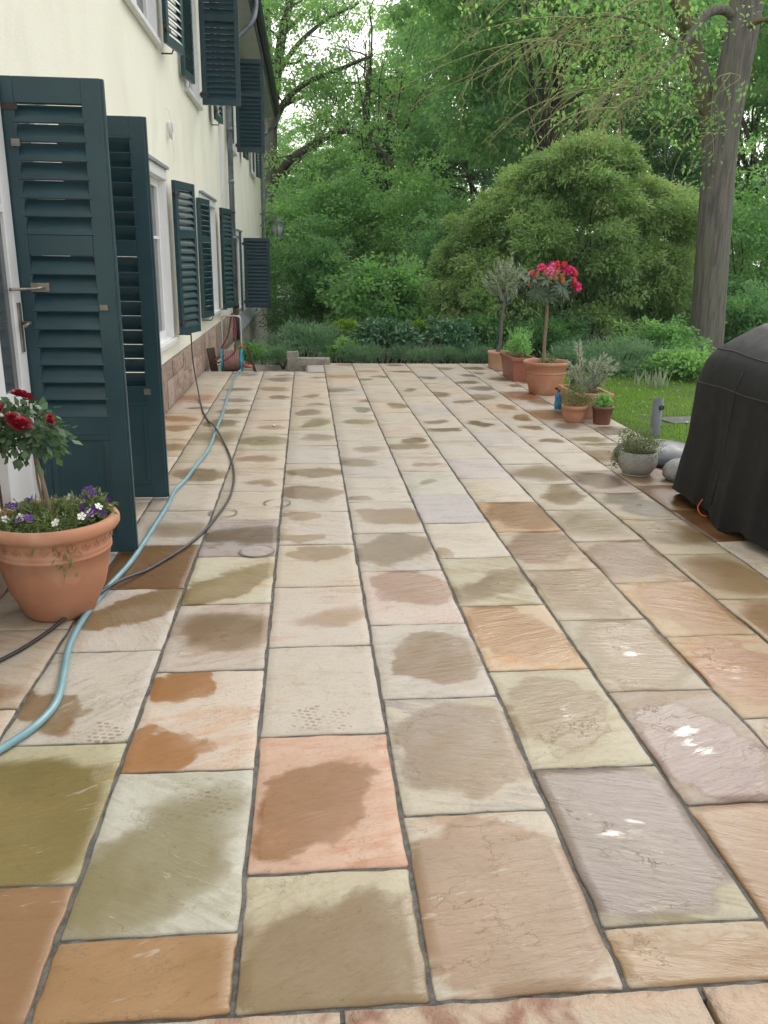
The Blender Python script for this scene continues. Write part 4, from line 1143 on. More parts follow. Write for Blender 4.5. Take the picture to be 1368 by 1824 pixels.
b_ = MB(); b_.box(-.05, .05, -.012, .012, 0, .42, j=.006, rng=erng)
tag(b_.build('leaning_board', M['wood'], loc=(-1.24, 11.62, -.148), rot=(R_(-4), R_(-6), R_(20))), 'dark weathered board leaning on the plinth left of the hose reel', 'board')
b_ = MB(); b_.box(-.02, .02, -.012, .012, 0, .42, j=.003, rng=erng)
tag(b_.build('wooden_stake', M['wood'], loc=(-.72, 12.1, -.148), rot=(R_(8), R_(-16), 0)), 'short wooden stake leaning right of the hose reel', 'stake')

# ------------------------------------------------------------------ pots and planters
def pot_profile(rb, rt, h, belly=0.0, rim=.03, rimh=.04, wall=.018):
    P = []
    for k in range(11):
        t = k / 10
        P.append((rb + (rt - rb) * t ** .8 + belly * math.sin(math.pi * t), h * t * (1 - rimh / h)))
    r, z = P[-1]
    P += [(r + rim * .7, z + .002), (r + rim, z + rimh * .3), (r + rim, z + rimh * .75), (r + rim * .7, z + rimh), (r + rim * .2, z + rimh), (r - wall, z + rimh * .8), (r - wall - .01, z - .06)]
    return P
def clump(rng, c, r, k, per, L, W, rad, lo=.4, zmin=-.3, droop=.2, flat=.8, upn=.6):
    C, O = shell(rng, c, r, k, lo, zmin)
    return sprays(rng, C, O, rad, per, L, W, flat, droop, upn)
def cat(*a):
    return [np.concatenate([np.broadcast_to(x[i], (len(x[0]),)) if np.ndim(x[i]) == 0 else x[i] for x in a]) for i in range(6)]

# -- rose in the big pot, lower left
rp = empty('potted_rose', (-1.055, 3.40, 0))
rp.scale = (.965, .965, .965)
tag(rp, 'large terracotta pot with standard rose, crimson blooms and trailing pansies', 'potted plant')
b_ = MB(); b_.lathe([(.135, 0), (.15, .015), (.20, .13), (.222, .22), (.233, .29), (.238, .292), (.239, .302), (.235, .305), (.239, .312), (.238, .322), (.236, .325), (.242, .372), (.248, .376), (.268, .386), (.279, .402), (.279, .422), (.27, .436), (.255, .442), (.238, .434), (.226, .40), (.22, .36)], 56)
pot_o = b_.build('pot', M['terracotta'], rp)
b_ = MB()
for k in range(26):           # raised leaf frieze under the rim
    a = 2 * math.pi * k / 26
    for s_ in (-1, 0, 1):
        ca, sa = math.cos(a + s_ * .045), math.sin(a + s_ * .045)
        z = .348 + (.010 if s_ == 0 else -.004)
        nrm = Vector((ca, sa, 0)); tg = Vector((-sa, ca, 0)); c0 = nrm * .2405 + Vector((0, 0, z))
        up_ = Vector((0, 0, 1)) + tg * s_ * .9
        L_ = .013
        b_.face([c0 - up_ * L_, c0 + tg * .007 + nrm * .004, c0 + up_ * L_, c0 - tg * .007 + nrm * .004], True)
b_.build('frieze', M['terracotta'], pot_o)
b_ = MB(); b_.lathe([(.23, 0), (.12, .02), (.0, .03)], 24, (0, 0, .385)); b_.build('soil', M['soil'], rp)
b_ = MB()
b_.tube(crv([(0, 0, .38), (-.015, .0, .55), (-.035, .0, .68), (-.06, .01, .80)], 5), taper(16, .0105, .007), 8)
b_.tube(crv([(-.012, .012, .38), (-.04, .012, .55), (-.045, .01, .66), (-.05, .01, .78)], 5), taper(16, .0065, .004), 8)
for (dx, dy, dz) in ((-.13, .0, .13), (.06, .02, .10), (-.02, -.05, .16), (.0, .06, .14), (-.16, .04, .05), (.09, -.02, .03)):
    b_.tube(crv([(-.06, .01, .76), (-.06 + dx * .5, .01 + dy * .5, .78 + dz * .6), (-.06 + dx, .01 + dy, .78 + dz)], 4), .0035, 5)
b_.build('stem', M['stem'], rp)
rng = np.random.default_rng(21)
a1 = clump(rng, (-.07, .01, .80), (.17, .15, .13), 84, 7, .046, .030, .06, .35, -.8, .35, .9, .7)
rp_leaf = link('rose_leaves', leaf_mesh('rose_leaves', *a1), M['lf_rose'], rp)
a1 = clump(rng, (0, 0, .43), (.22, .22, .05), 70, 30, .028, .007, .05, .5, -.1, .1, .8, .5)
a2 = clump(rng, (.02, -.16, .41), (.10, .06, .05), 26, 34, .035, .006, .05, .4, -.6, .9, 1.0, .3)
a3 = clump(rng, (.10, -.19, .34), (.035, .02, .07), 8, 34, .035, .006, .035, .2, -1, 1.3, 1.2, .2)
a4 = clump(rng, (-.14, -.15, .42), (.09, .05, .04), 26, 30, .03, .007, .05, .4, -.6, .8, 1.0, .3)
a5 = clump(rng, (.17, .02, .46), (.05, .06, .05), 16, 22, .034, .014, .05, .4, -.4, .3, 1.0, .6)
link('underplanting', leaf_mesh('underplanting', *cat(a1, a2, a3, a4, a5)), M['lf_thyme'], rp)
def rose(r, rg):
    b_ = MB()
    for ring, (n_, rr, tilt, ln) in enumerate(((4, .25, 78, .8), (5, .5, 62, .85), (6, .75, 40, .8), (7, 1.0, 18, .7))):
        for k in range(n_):
            a = 2 * math.pi * (k + ring * .37) / n_ + rg.uniform(-.2, .2)
            t = R_(tilt + rg.uniform(-8, 8)); o_ = Vector((math.cos(a), math.sin(a), 0)); s_ = Vector((-math.sin(a), math.cos(a), 0))
            d_ = o_ * math.cos(t) + Vector((0, 0, 1)) * math.sin(t)
            c_ = o_ * r * rr * .35
            w = r * .48 * (.6 + .4 * rr)
            p = [c_ - s_ * w * .5, c_ + s_ * w * .5, c_ + d_ * r * ln * .6 + s_ * w, c_ + d_ * r * ln + s_ * w * .5 + o_ * r * .12, c_ + d_ * r * ln - s_ * w * .5 + o_ * r * .12, c_ + d_ * r * ln * .6 - s_ * w]
            b_.face(p, False)
    return b_
rgn = random.Random(17)
for (x, y, z, r) in ((-.145, -.10, .895, .044), (-.185, -.08, .885, .04), (-.165, -.12, .865, .036), (-.205, -.10, .835, .042), (-.07, -.14, .845, .046), (-.035, -.13, .855, .036), (-.075, -.12, .875, .03), (-.065, -.04, .955, .034), (-.035, -.05, .950, .026), (.055, -.08, .855, .022), (.06, -.08, .875, .014), (-.24, -.05, .80, .03)):
    o = rose(r, rgn).build('rose_bloom', M['rose_red'], rp, (x, y, z), (rgn.uniform(.2, .8), rgn.uniform(-.3, .3), rgn.uniform(0, 6)))
def pansy(r):
    b_ = MB()
    for a in (0.3, 1.5, 2.7, 3.9, 5.2):
        b_.face([(0, 0, 0), (r * math.cos(a - .5), r * math.sin(a - .5), .1 * r), (1.25 * r * math.cos(a), 1.25 * r * math.sin(a), .2 * r), (r * math.cos(a + .5), r * math.sin(a + .5), .1 * r)])
    return b_.mesh('pansy')
pw, pv = pansy(.016), pansy(.016)
pw.materials.append(M['pansy_white']); pv.materials.append(M['pansy_violet'])
for k in range(34):
    a = rgn.choice((rgn.uniform(2.4, 4.6), rgn.uniform(-.5, .6), rgn.uniform(0, 6.28)))
    rr = rgn.uniform(.14, .235)
    link('pansy', pw if rgn.random() < .58 else pv, None, rp, (rr * math.cos(a), rr * math.sin(a), rgn.uniform(.455, .49)), (rgn.uniform(.3, 1.3), rgn.uniform(-.5, .5), rgn.uniform(-.8, .8)))
for k in range(7):
    link('pansy', pv, None, rp, (.15 + rgn.uniform(-.03, .03), .05 + rgn.uniform(-.05, .05), rgn.uniform(.49, .53)), (rgn.uniform(.6, 1.3), rgn.uniform(-.5, .5), rgn.uniform(-.8, .8)))

# -- rhododendron standard
rh = empty('potted_rhododendron', (2.725, 9.42, 0))
tag(rh, 'standard rhododendron with pink and red flowers in a round terracotta pot', 'potted plant')
b_ = MB(); b_.lathe([(.165, 0), (.175, .01), (.205, .12), (.222, .22), (.224, .235), (.229, .237), (.228, .245), (.224, .248), (.229, .30), (.234, .303), (.238, .312), (.236, .318), (.26, .33), (.268, .345), (.268, .362), (.255, .372), (.235, .366), (.225, .33)], 48)
pot_o = b_.build('pot', M['terracotta'], rh)
b_ = MB()
for k in range(30):
    a = 2 * math.pi * k / 30; ca, sa = math.cos(a), math.sin(a)
    nrm = Vector((ca, sa, 0)); tg = Vector((-sa, ca, 0)); c0 = nrm * .2275 + Vector((0, 0, .274))
    b_.face([c0 - Vector((0, 0, .018)), c0 + tg * .012 + nrm * .006, c0 + Vector((0, 0, .018)), c0 - tg * .012 + nrm * .006], True)
b_.build('frieze', M['terracotta'], pot_o)
b_ = MB(); b_.lathe([(.228, 0), (.1, .012), (0, .015)], 24, (0, 0, .325)); b_.build('soil', M['soil'], rh)
b_ = MB(); b_.tube(crv([(-.035, 0, .32), (-.04, 0, .6), (-.035, 0, .9), (-.05, 0, 1.12)], 5), taper(16, .021, .016), 8)
for (dx, dy, dz) in ((-.22, .0, .17), (.2, .02, .14), (-.02, -.2, .18), (.0, .2, .17), (-.12, .08, .24), (.12, -.06, .25), (.25, 0, .02)):
    b_.tube(crv([(-.05, 0, 1.10), (-.05 + dx * .5, dy * .5, 1.14 + dz * .4), (-.05 + dx, dy, 1.12 + dz)], 4), .008, 6)
b_.build('trunk', M['stem'], rh)
rng = np.random.default_rng(31)
Ct, Ot = shell(rng, (-.05, 0, 1.19), (.32, .30, .20), 62, .8, -.62)
Ps, Ds, Ns, Ls, Ws, Ts = [], [], [], [], [], []
for c_, o_ in zip(Ct, Ot):
    o_ = o_ + np.array([0, 0, .35]); o_ /= np.linalg.norm(o_)
    e1 = np.cross(o_, [0.3, .2, 1]); e1 /= np.linalg.norm(e1); e2 = np.cross(o_, e1)
    m_ = rng.integers(9, 13); tn = rng.random() * .5
    for q in range(m_):
        a = 2 * math.pi * q / m_ + rng.uniform(-.2, .2)
        d_ = (e1 * math.cos(a) + e2 * math.sin(a)) * .9 + o_ * rng.uniform(-.35, .25) + np.array([0, 0, -.25])
        d_ /= np.linalg.norm(d_); L_ = rng.uniform(.09, .135)
        Ps.append(c_ + d_ * L_ * .55); Ds.append(d_); Ns.append(o_ + rng.normal(size=3) * .2); Ls.append(L_); Ws.append(L_ * .30); Ts.append(tn + rng.random() * .5)
link('rhododendron_leaves', leaf_mesh('rhododendron_leaves', np.array(Ps), np.array(Ds), np.array(Ns), np.array(Ls), np.array(Ws), np.array(Ts)), M['lf_rhodo2'], rh)
def truss(r, rg, n_=15):
    b_ = MB()
    for k in range(n_):
        z = 1 - 1.3 * (k + .5) / n_; a = k * 2.4
        q = math.sqrt(max(0, 1 - z * z)); d_ = Vector((q * math.cos(a), q * math.sin(a), z)); u_ = d_.orthogonal().normalized(); v_ = d_.cross(u_)
        c0 = d_ * r * .45; tip = []
        for p_ in range(5):
            t = 2 * math.pi * p_ / 5; pr = u_ * math.cos(t) + v_ * math.sin(t); ps = v_ * math.cos(t) - u_ * math.sin(t)
            b_.face([c0, c0 + d_ * r * .35 + pr * r * .25 - ps * r * .16, c0 + d_ * r * .52 + pr * r * .42, c0 + d_ * r * .35 + pr * r * .25 + ps * r * .16])
    return b_
def bud(r, rg):
    b_ = MB(); b_.lathe([(.1 * r, 0), (.55 * r, .5 * r), (.62 * r, 1.0 * r), (.4 * r, 1.7 * r), (.05 * r, 2.3 * r)], 7)
    for k in range(9):
        a = k * 2.4; z = (.4 + .15 * k) * r; q = .6 * r
        b_.face([(q * math.cos(a), q * math.sin(a), z), ((q + .2 * r) * math.cos(a + .5), (q + .2 * r) * math.sin(a + .5), z + .5 * r), (q * .8 * math.cos(a), q * .8 * math.sin(a), z + .9 * r), ((q + .2 * r) * math.cos(a - .5), (q + .2 * r) * math.sin(a - .5), z + .5 * r)])
    return b_
for (x, z, y, r, m_) in ((-.165, 1.375, -.14, .06, 'rhodo_pink'), (-.10, 1.345, -.22, .055, 'rhodo_pale'), (-.03, 1.39, -.1, .05, 'rhodo_pale'), (.11, 1.36, -.16, .065, 'rhodo_pink'), (.165, 1.355, -.1, .06, 'rhodo_pink'), (.20, 1.335, -.12, .05, 'rhodo_pink'), (.235, 1.18, -.12, .065, 'rhodo_pink'), (.27, 1.20, -.06, .05, 'rhodo_pink'), (.02, 1.40, .1, .06, 'rhodo_pink')):
    truss(r, rgn).build('flower_truss', M[m_], rh, (x, y, z), (rgn.uniform(-.3, .6), rgn.uniform(-.4, .4), rgn.uniform(0, 6)))
for (x, z, y, r, m_) in ((-.01, 1.385, -.2, .036, 'rhodo_red'), (.055, 1.375, -.16, .04, 'rhodo_red'), (-.27, 1.29, -.14, .034, 'rhodo_red'), (.19, 1.22, -.2, .038, 'rhodo_red'), (.215, 1.29, -.16, .034, 'rhodo_red'), (-.15, 1.30, -.2, .034, 'rhodo_bud'), (-.09, 1.25, -.26, .034, 'rhodo_bud'), (-.04, 1.25, -.27, .033, 'rhodo_bud'), (-.035, 1.31, -.24, .03, 'rhodo_bud'), (.02, 1.27, -.25, .032, 'rhodo_bud'), (.035, 1.22, -.27, .032, 'rhodo_bud'), (-.22, 1.27, -.17, .03, 'rhodo_bud'), (-.29, 1.18, -.15, .03, 'rhodo_bud'), (-.25, 1.19, -.17, .03, 'rhodo_bud'), (-.215, 1.165, -.2, .034, 'rhodo_bud'), (-.01, 1.33, -.22, .032, 'rhodo_red')):
    bud(r, rgn).build('flower_bud', M[m_], rh, (x, y, z), (rgn.uniform(0, .4), rgn.uniform(-.3, .3), rgn.uniform(0, 6)))
rng = np.random.default_rng(33)
link('underplanting', leaf_mesh('underplanting', *clump(rng, (0, 0, .36), (.14, .14, .04), 14, 14, .04, .012, .05, .3, -.1, .2, .8, .6)), M['lf_thyme'], rh)

# -- olive standard
ol = empty('potted_olive', (2.70, 11.75, 0))
tag(ol, 'young olive standard with silvery crown in a pale round pot', 'potted plant')
b_ = MB(); b_.lathe([(.13, 0), (.135, .01), (.15, .2), (.158, .205), (.16, .235), (.15, .24), (.14, .235), (.135, .2)], 32); b_.build('pot', M['terracotta_pale'], ol)
b_ = MB(); b_.lathe([(.14, 0), (0, .01)], 20, (0, 0, .205)); b_.build('soil', M['soil'], ol)
b_ = MB(); b_.tube(crv([(.0, 0, .2), (.015, 0, .4), (.02, 0, .7), (.06, 0, 1.05)], 5), taper(16, .024, .018), 8); b_.tube([(-.03, 0, .2), (.0, 0, .32)], [.02, .018], 6)
rgo = np.random.default_rng(35)
for k in range(22):
    d_ = rgo.normal(size=3); d_[2] = abs(d_[2]) + .5; d_ /= np.linalg.norm(d_)
    e_ = Vector((.05, 0, 1.03)) + Vector(d_) * .5 * rgo.uniform(.6, 1)
    b_.tube(limb_path((.055, 0, 1.0 + rgo.uniform(-.02, .08)), e_, rgo, .1, 3), .0045, 5)
b_.build('trunk', M['bark'], ol)
ol_sp = []
for k in range(120):
    d_ = rgo.normal(size=3); d_[2] = abs(d_[2]) * 1.0 - .1; d_ /= np.linalg.norm(d_)
    e_ = np.array([.05, 0, 1.12]) + d_ * np.array([.32, .30, .46]) * rgo.uniform(.45, 1.08)
    dr = d_ * .7 + np.array([0, 0, .6]); dr /= np.linalg.norm(dr)
    for q in range(26):
        t = q / 26; p = e_ - dr * .22 * (1 - t)
        sd = rgo.normal(size=3); dd = dr * .8 + sd * .55; dd /= np.linalg.norm(dd)
        ol_sp.append((p + dd * .025, dd, rgo.normal(size=3), .054, .0135, rgo.random()))
C_, D_, N_, L_, W_, T_ = [np.array(v) for v in zip(*ol_sp)]
link('crown', leaf_mesh('crown', C_, D_, N_, L_, W_, T_), M['lf_olive'], ol)

# -- long reddish trough
tr = empty('planter_trough', (2.70, 10.68, 0))
tag(tr, 'long reddish brown trough planted with leafy oleander and grasses', 'planter')
def trough(mb, w, d, h, fl, rim, wall=.015):
    def rect(w_, d_, z): return [(-w_, -d_, z), (w_, -d_, z), (w_, d_, z), (-w_, d_, z)]
    R = [rect(w - fl, d - fl, 0), rect(w, d, h - .045), rect(w + rim, d + rim, h - .043), rect(w + rim, d + rim, h), rect(w - wall, d - wall, h), rect(w - wall - .004, d - wall - .004, h - .07)]
    b = len(mb.v)
    for r in R: mb.v += r
    for i in range(len(R) - 1):
        for k in range(4):
            k2 = (k + 1) % 4; mb.f.append((b + 4 * i + k, b + 4 * i + k2, b + 4 * i + 4 + k2, b + 4 * i + 4 + k)); mb.sm.append(False)
    mb.f.append((b + 3, b + 2, b + 1, b)); mb.sm.append(False)
    return mb
trough(MB(), .135, .34, .30, .03, .018).build('trough', M['terracotta_red'], tr, bevel=.005)
b_ = MB(); b_.face([(-.12, -.325, .25), (.12, -.325, .25), (.12, .325, .25), (-.12, .325, .25)]); b_.build('soil', M['soil'], tr)
rng = np.random.default_rng(41)
a1 = clump(rng, (-.0, -.05, .38), (.14, .22, .16), 60, 22, .05, .012, .06, .3, -.2, -.2, 1.1, .3)
a2 = clump(rng, (.05, .1, .45), (.15, .15, .18), 14, 16, .10, .014, .06, .4, .0, -.6, 1.2, .2)
link('trough_plants', leaf_mesh('trough_plants', *cat(a1, a2)), M['lf_mid'], tr)

# -- rectangular planter with silver shrub
rt = empty('square_planter', (2.74, 8.06, 0))
tag(rt, 'square terracotta planter with a silver leaved shrub', 'planter')
trough(MB(), .165, .30, .25, .035, .02).build('planter', M['terracotta'], rt, bevel=.006)
b_ = MB(); b_.face([(-.15, -.28, .20), (.15, -.28, .20), (.15, .28, .20), (-.15, .28, .20)]); b_.build('soil', M['soil'], rt)
rng = np.random.default_rng(43)
lv = []; stm = MB()
for k in range(26):
    a = rng.uniform(0, 6.28); rr = rng.uniform(.05, .30)
    base = np.array([rng.uniform(-.05, .05), rng.uniform(-.08, .08), .20]); tip = np.array([math.cos(a) * rr * .9 + .02, math.sin(a) * rr * .8, rng.uniform(.34, .60 if rr < .2 else .5)])
    if k < 4: tip = np.array([(-.1, .0, .68), (-.06, .1, .62), (.22, 0, .52), (.27, -.05, .46)][k])
    mid = (base + tip) / 2 + np.array([0, 0, -.03])
    pth = crv([base, mid, tip], 6); stm.tube(pth, .004, 5)
    for q in range(3, len(pth)):
        for _ in range(5):
            dr = np.array(pth[q] - pth[q - 1]); dr /= np.linalg.norm(dr); dd = dr * .9 + rng.normal(size=3) * .5; dd /= np.linalg.norm(dd)
            lv.append((np.array(pth[q]) + dd * .03, dd, rng.normal(size=3) + np.array([0, 0, .5]), rng.uniform(.05, .085), .013, rng.random()))
stm.build('stems', M['stem'], rt)
C_, D_, N_, L_, W_, T_ = [np.array(v) for v in zip(*lv)]
link('silver_leaves', leaf_mesh('silver_leaves', C_, D_, N_, L_, W_, T_), M['lf_sage'], rt)
b_ = MB(); b_.tube(crv([(-.08, .12, .19), (-.085, .12, .27), (-.08, .12, .33)], 3), [.04, .036, .034, .033, .034, .03, .02], 9); b_.build('stump', M['bark_dark'], rt)

# -- thyme pot, brown pot, stoneware bowl
tp = empty('herb_pot', (2.515, 7.66, 0))
tag(tp, 'small terracotta pot with a bushy herb in front of the square planter', 'potted plant')
b_ = MB(); b_.lathe([(.08, 0), (.085, .01), (.112, .09), (.114, .125), (.122, .128), (.122, .158), (.112, .162), (.104, .15), (.10, .12)], 32); b_.build('pot', M['terracotta'], tp)
b_ = MB(); b_.lathe([(.104, 0), (0, .008)], 18, (0, 0, .125)); b_.build('soil', M['soil'], tp)
rng = np.random.default_rng(45)
a1 = clump(rng, (0, 0, .22), (.14, .13, .13), 80, 26, .018, .006, .05, .25, -.5, .1, 1.0, .4)
link('herb', leaf_mesh('herb', *a1), M['lf_thyme'], tp)
bp = empty('brown_flower_pot', (2.755, 7.56, 0))
tag(bp, 'small brown plastic pot with fresh green seedling', 'potted plant')
b_ = MB(); b_.lathe([(.074, 0), (.078, .01), (.094, .14), (.102, .142), (.103, .168), (.096, .172), (.09, .165), (.086, .13)], 32); b_.build('pot', M['brown_plastic'], bp)
b_ = MB(); b_.lathe([(.09, 0), (0, .008)], 18, (0, 0, .145)); b_.build('soil', M['soil'], bp)
link('seedling', leaf_mesh('seedling', *clump(rng, (0, 0, .19), (.075, .075, .07), 44, 14, .035, .014, .04, .3, -.1, -.1, 1.0, .6)), M['lf_bright'], bp)
bw = empty('stoneware_bowl_plant', (2.345, 5.64, 0))
tag(bw, 'round grey patterned stoneware pot on a saucer with straggly herb', 'potted plant')
b_ = MB(); b_.lathe([(.085, .012), (.10, .016), (.127, .06), (.139, .105), (.137, .14), (.128, .168), (.122, .172), (.117, .165), (.12, .13)], 40); bwo = b_.build('pot', M['stoneware'], bw)
b_ = MB(); b_.lathe([(.085, 0), (.098, .004), (.10, .014), (.086, .012)], 36, capt=True); b_.build('saucer', M['stoneware'], bw)
b_ = MB()
for k in range(16):           # raised lattice bands
    for sg in (-1, 1):
        pts = []
        for q in range(8):
            t = q / 7; a = 2 * math.pi * k / 16 + sg * t * .9; z = .05 + .105 * t
            r = np.interp(z, [.016, .06, .105, .14, .168], [.10, .127, .139, .137, .128]) + .0003
            pts.append((r * math.cos(a), r * math.sin(a), z))
        b_.tube(pts, .0022, 4)
b_.build('lattice', M['stoneware'], bwo)
b_ = MB(); b_.lathe([(.118, 0), (0, .008)], 18, (0, 0, .14)); b_.build('soil', M['soil'], bw)
rng = np.random.default_rng(47)
a1 = clump(rng, (.01, 0, .23), (.16, .15, .11), 110, 26, .016, .006, .045, .25, -.5, .1, 1.0, .4)
a2 = clump(rng, (-.15, .02, .12), (.03, .05, .09), 14, 22, .016, .007, .03, .25, -1, .5, 1.0, .4)
link('herb', leaf_mesh('herb', *cat(a1, a2)), M['lf_thyme'], bw)
b_ = MB()
for k in range(60):
    a = rng.uniform(0, 6.28); r = rng.uniform(.02, .12)
    b_.tube([(r * .6 * math.cos(a), r * .6 * math.sin(a), .14), (r * math.cos(a), r * math.sin(a), .18), (r * 1.2 * math.cos(a), r * 1.2 * math.sin(a), .14 + rng.uniform(.07, .12))], .002, 4)
b_.build('twigs', M['stem'], bw)

# -- spray bottle
sp = empty('spray_bottle', (2.575, 8.37, 0))
tag(sp, 'blue plastic bottle standing by the square planter', 'bottle')
b_ = MB(); b_.lathe([(.036, 0), (.04, .005), (.042, .06), (.037, .09), (.041, .12), (.036, .15), (.018, .172), (.016, .18)], 20, sy=.7); b_.build('body', M['bottle_blue'], sp)
b_ = MB(); b_.lathe([(.019, 0), (.019, .022), (.012, .026)], 14, (0, 0, .178), capt=True); b_.box(-.045, .018, -.01, .01, .198, .222); b_.build('cap', M['bottle_dark'], sp)
b_ = MB(); b_.lathe([(.0425, .035), (.0432, .06), (.0415, .075)], 20, sy=.71, capb=False); b_.build('label_band', M['cyan'], sp)

# -- pipe stub, slate, parasol base, boulder
pp = empty('standpipe', (3.04, 7.0, -.03))
tag(pp, 'short upright grey zinc pipe at the edge of the lawn', 'pipe')
b_ = MB(); b_.lathe([(.043, 0), (.043, .36), (.038, .36), (.038, .30)], 24, capb=False); b_.build('tube', M['lamp_metal'], pp)
b_ = MB(); b_.tube([(.0, 0, .285), (.02, -.045, .285), (.024, -.056, .285)], [.024, .024, .02], 14); b_.build('spigot', M['castiron'], pp)
b_ = MB(); b_.box(-.34, .34, -.19, .19, 0, .03, j=.012, rng=erng)
tag(b_.build('slate_slab', M['slate'], loc=(3.80, 7.86, -.04), rot=(0, 0, R_(8)), bevel=.006), 'flat dark slate slab set in the lawn', 'slab')
pb = empty('parasol_base', (2.72, 6.12, 0))
tag(pb, 'low round dark grey plastic base behind the stoneware pot', 'parasol base')
b_ = MB(); b_.lathe([(.33, .0), (.345, .02), (.345, .05), (.32, .075), (.2, .115), (.08, .14), (.05, .145)], 40, capt=True); b_.build('shell', M['black_plastic'], pb)
b_ = MB(); b_.lathe([(.346, .022), (.350, .026), (.350, .036), (.346, .04)], 40, capb=False); b_.build('band', M['castiron'], pb)
b_ = MB()
rngb = random.Random(9)
b_.lathe([(.10, 0), (.135, .03), (.14, .07), (.12, .115), (.08, .145), (.03, .158)], 24, capt=True, sy=.85)
b_.v = [(x * (1 + .05 * math.sin(3 * math.atan2(y, x) + 1)), y, z) for x, y, z in b_.v]
tag(b_.build('boulder', M['boulder'], loc=(2.60, 5.45, 0)), 'smooth pale grey boulder between the stoneware pot and the covered grill', 'stone')
b_ = MB(); b_.lathe([(.01, 0), (.016, .005), (.012, .012), (.003, .015)], 8, capt=True)
tag(b_.build('white_pebble', M['pebble'], loc=(-.30, 7.47, .002)), 'small white object lying on a wet slab', 'pebble')

# ------------------------------------------------------------------ covered barbecue
bq = empty('covered_grill', (2.735, 4.44, 0))
tag(bq, 'barbecue grill under a black fabric cover at the right edge', 'grill')
levels = [(.035, .395, .665), (.10, .388, .66), (.25, .375, .65), (.42, .352, .635), (.58, .345, .645), (.70, .338, .645), (.76, .334, .645), (.80, .326, .64), (.88, .30, .62), (.95, .25, .585), (1.015, .17, .53), (1.075, .08, .47), (1.11, .03, .42)]
NP = 120
cv = MB()
per = []
for k in range(NP):
    a = 2 * math.pi * k / NP
    ca, sa = math.cos(a), math.sin(a); p_ = 9.0
    r = (abs(ca) ** p_ + abs(sa) ** p_) ** (-1 / p_)
    per.append((ca * r, sa * r, a))
frng = random.Random(6)
folds = [(frng.uniform(0, 6.28), frng.uniform(.04, .13), frng.uniform(-.034, .038)) for _ in range(44)]
for li, (z, hx, hy) in enumerate(levels):
    fall = max(0.0, 1 - z / .74)
    for (x, y, a) in per:
        d = 0
        for (c, w, am) in folds:
            q = (a - c + math.pi) % (2 * math.pi) - math.pi
            d += am * math.exp(-(q / w) ** 2) * fall ** .7
        d += .006 * math.sin(23 * a) * fall
        zz = z + (.028 * math.sin(5 * a + 1) + .02 * math.sin(11 * a) if li == 0 else 0.004 * math.sin(7 * a + z * 9))
        if li >= 8: zz += .012 * math.sin(3 * a)
        n_ = Vector((x, y, 0)).normalized()
        cv.v.append((x * hx + n_.x * d, y * hy + n_.y * d, zz))
for i in range(len(levels) - 1):
    for k in range(NP):
        k2 = (k + 1) % NP
        cv.f.append((i * NP + k, i * NP + k2, (i + 1) * NP + k2, (i + 1) * NP + k)); cv.sm.append(True)
cv.f.append(tuple((len(levels) - 1) * NP + k for k in range(NP))); cv.sm.append(True)
cvo = cv.build('cover', M['cover'], bq)
for lv_, nm in ((6, 'seam'), (9, 'seam')):
    pts = [Vector(cv.v[lv_ * NP + k]) * 1.0 for k in range(NP)] + [Vector(cv.v[lv_ * NP])]
    pts = [Vector((p.x * 1.004, p.y * 1.004, p.z + .001)) for p in pts]
    b_ = MB(); b_.tube(pts, .003, 5); b_.build(nm, M['seam'], bq)
for k in (58,):
    pts = [Vector(cv.v[i * NP + k]) for i in range(1, 9)]
    b_ = MB(); b_.tube([Vector((p.x * 1.005, p.y * 1.005, p.z)) for p in pts], .0035, 5); b_.build('seam', M['seam'], bq)
for (x, y) in ((-.28, .5), (-.28, -.5), (.28, .5), (.28, -.5)):
    b_ = MB(); b_.tube([(x, y, .0), (x, y, .6)], .02, 8); b_.build('leg', M['castiron'], bq)
b_ = MB(); b_.tube(crv([(-.375, .2, .10), (-.40, .2, .05), (-.39, .17, .012), (-.36, .15, .006)], 4), .004, 5); b_.build('tie_cord', M['orange'], bq)

# ------------------------------------------------------------------ trees and shrubs
def at(px, py, Y):
    """a point at distance Y in front, on the sight line through a spot of the photograph"""
    c = ((px - 684) / 1490.0, (912 - py) / 1490.0, 1.0)
    r = [sum(CM[i][k] * c[k] for k in range(3)) for i in range(3)]
    t = Y / r[1]
    return Vector((r[0] * t, Y, 1.45 + r[2] * t))

def leaves_obj(name, arr, mt, parent, loc=(0, 0, 0)):
    return link(name, leaf_mesh(name, *arr), mt, parent, loc)

def bush(name, label, c, r, mt, seed, nl=14, k=120, per=30, L=.06, W=.03, rad=.16, droop=.3, flat=.6, cat_='shrub', group=None, stems=6, lobe=.42, zmin=-.5, jit=.8, stem_mat='bark_dark'):
    c = Vector(c); g = Vector((c.x, c.y, min(gz(c.x, c.y) - .05, c.z - r[2] * .4)))
    e = empty(name, g); tag(e, label, cat_, group)
    rg = np.random.default_rng(seed)
    lc = np.array(c - g)
    C, O = lobed(rg, lc, r, nl, k, lobe, .45, zmin)
    leaves_obj('foliage', sprays(rg, C, O, rad, per, L, W, flat, droop, jit=jit), M[mt], e)
    sb = MB()
    for i in range(stems):
        j = rg.integers(0, len(C))
        p = limb_path((rg.normal() * .1 * r[0], rg.normal() * .1 * r[1], 0), C[j] * .9, rg, .1, 4)
        sb.tube(p, taper(len(p), .02 * max(1, r[2]), .006), 6)
    sb.build('stems', M[stem_mat], e)
    return e

# shared crown shapes for the wood behind (unit radius)
protos = []
for q in range(3):
    rg = np.random.default_rng(100 + q)
    C, O = lobed(rg, (0, 0, 0), (1, 1, 1), 34, 1150, .36, .4, -.75)
    protos.append(leaf_mesh('crown', *sprays(rg, C, O, .085, 46, .032, .019, .45, .4)))

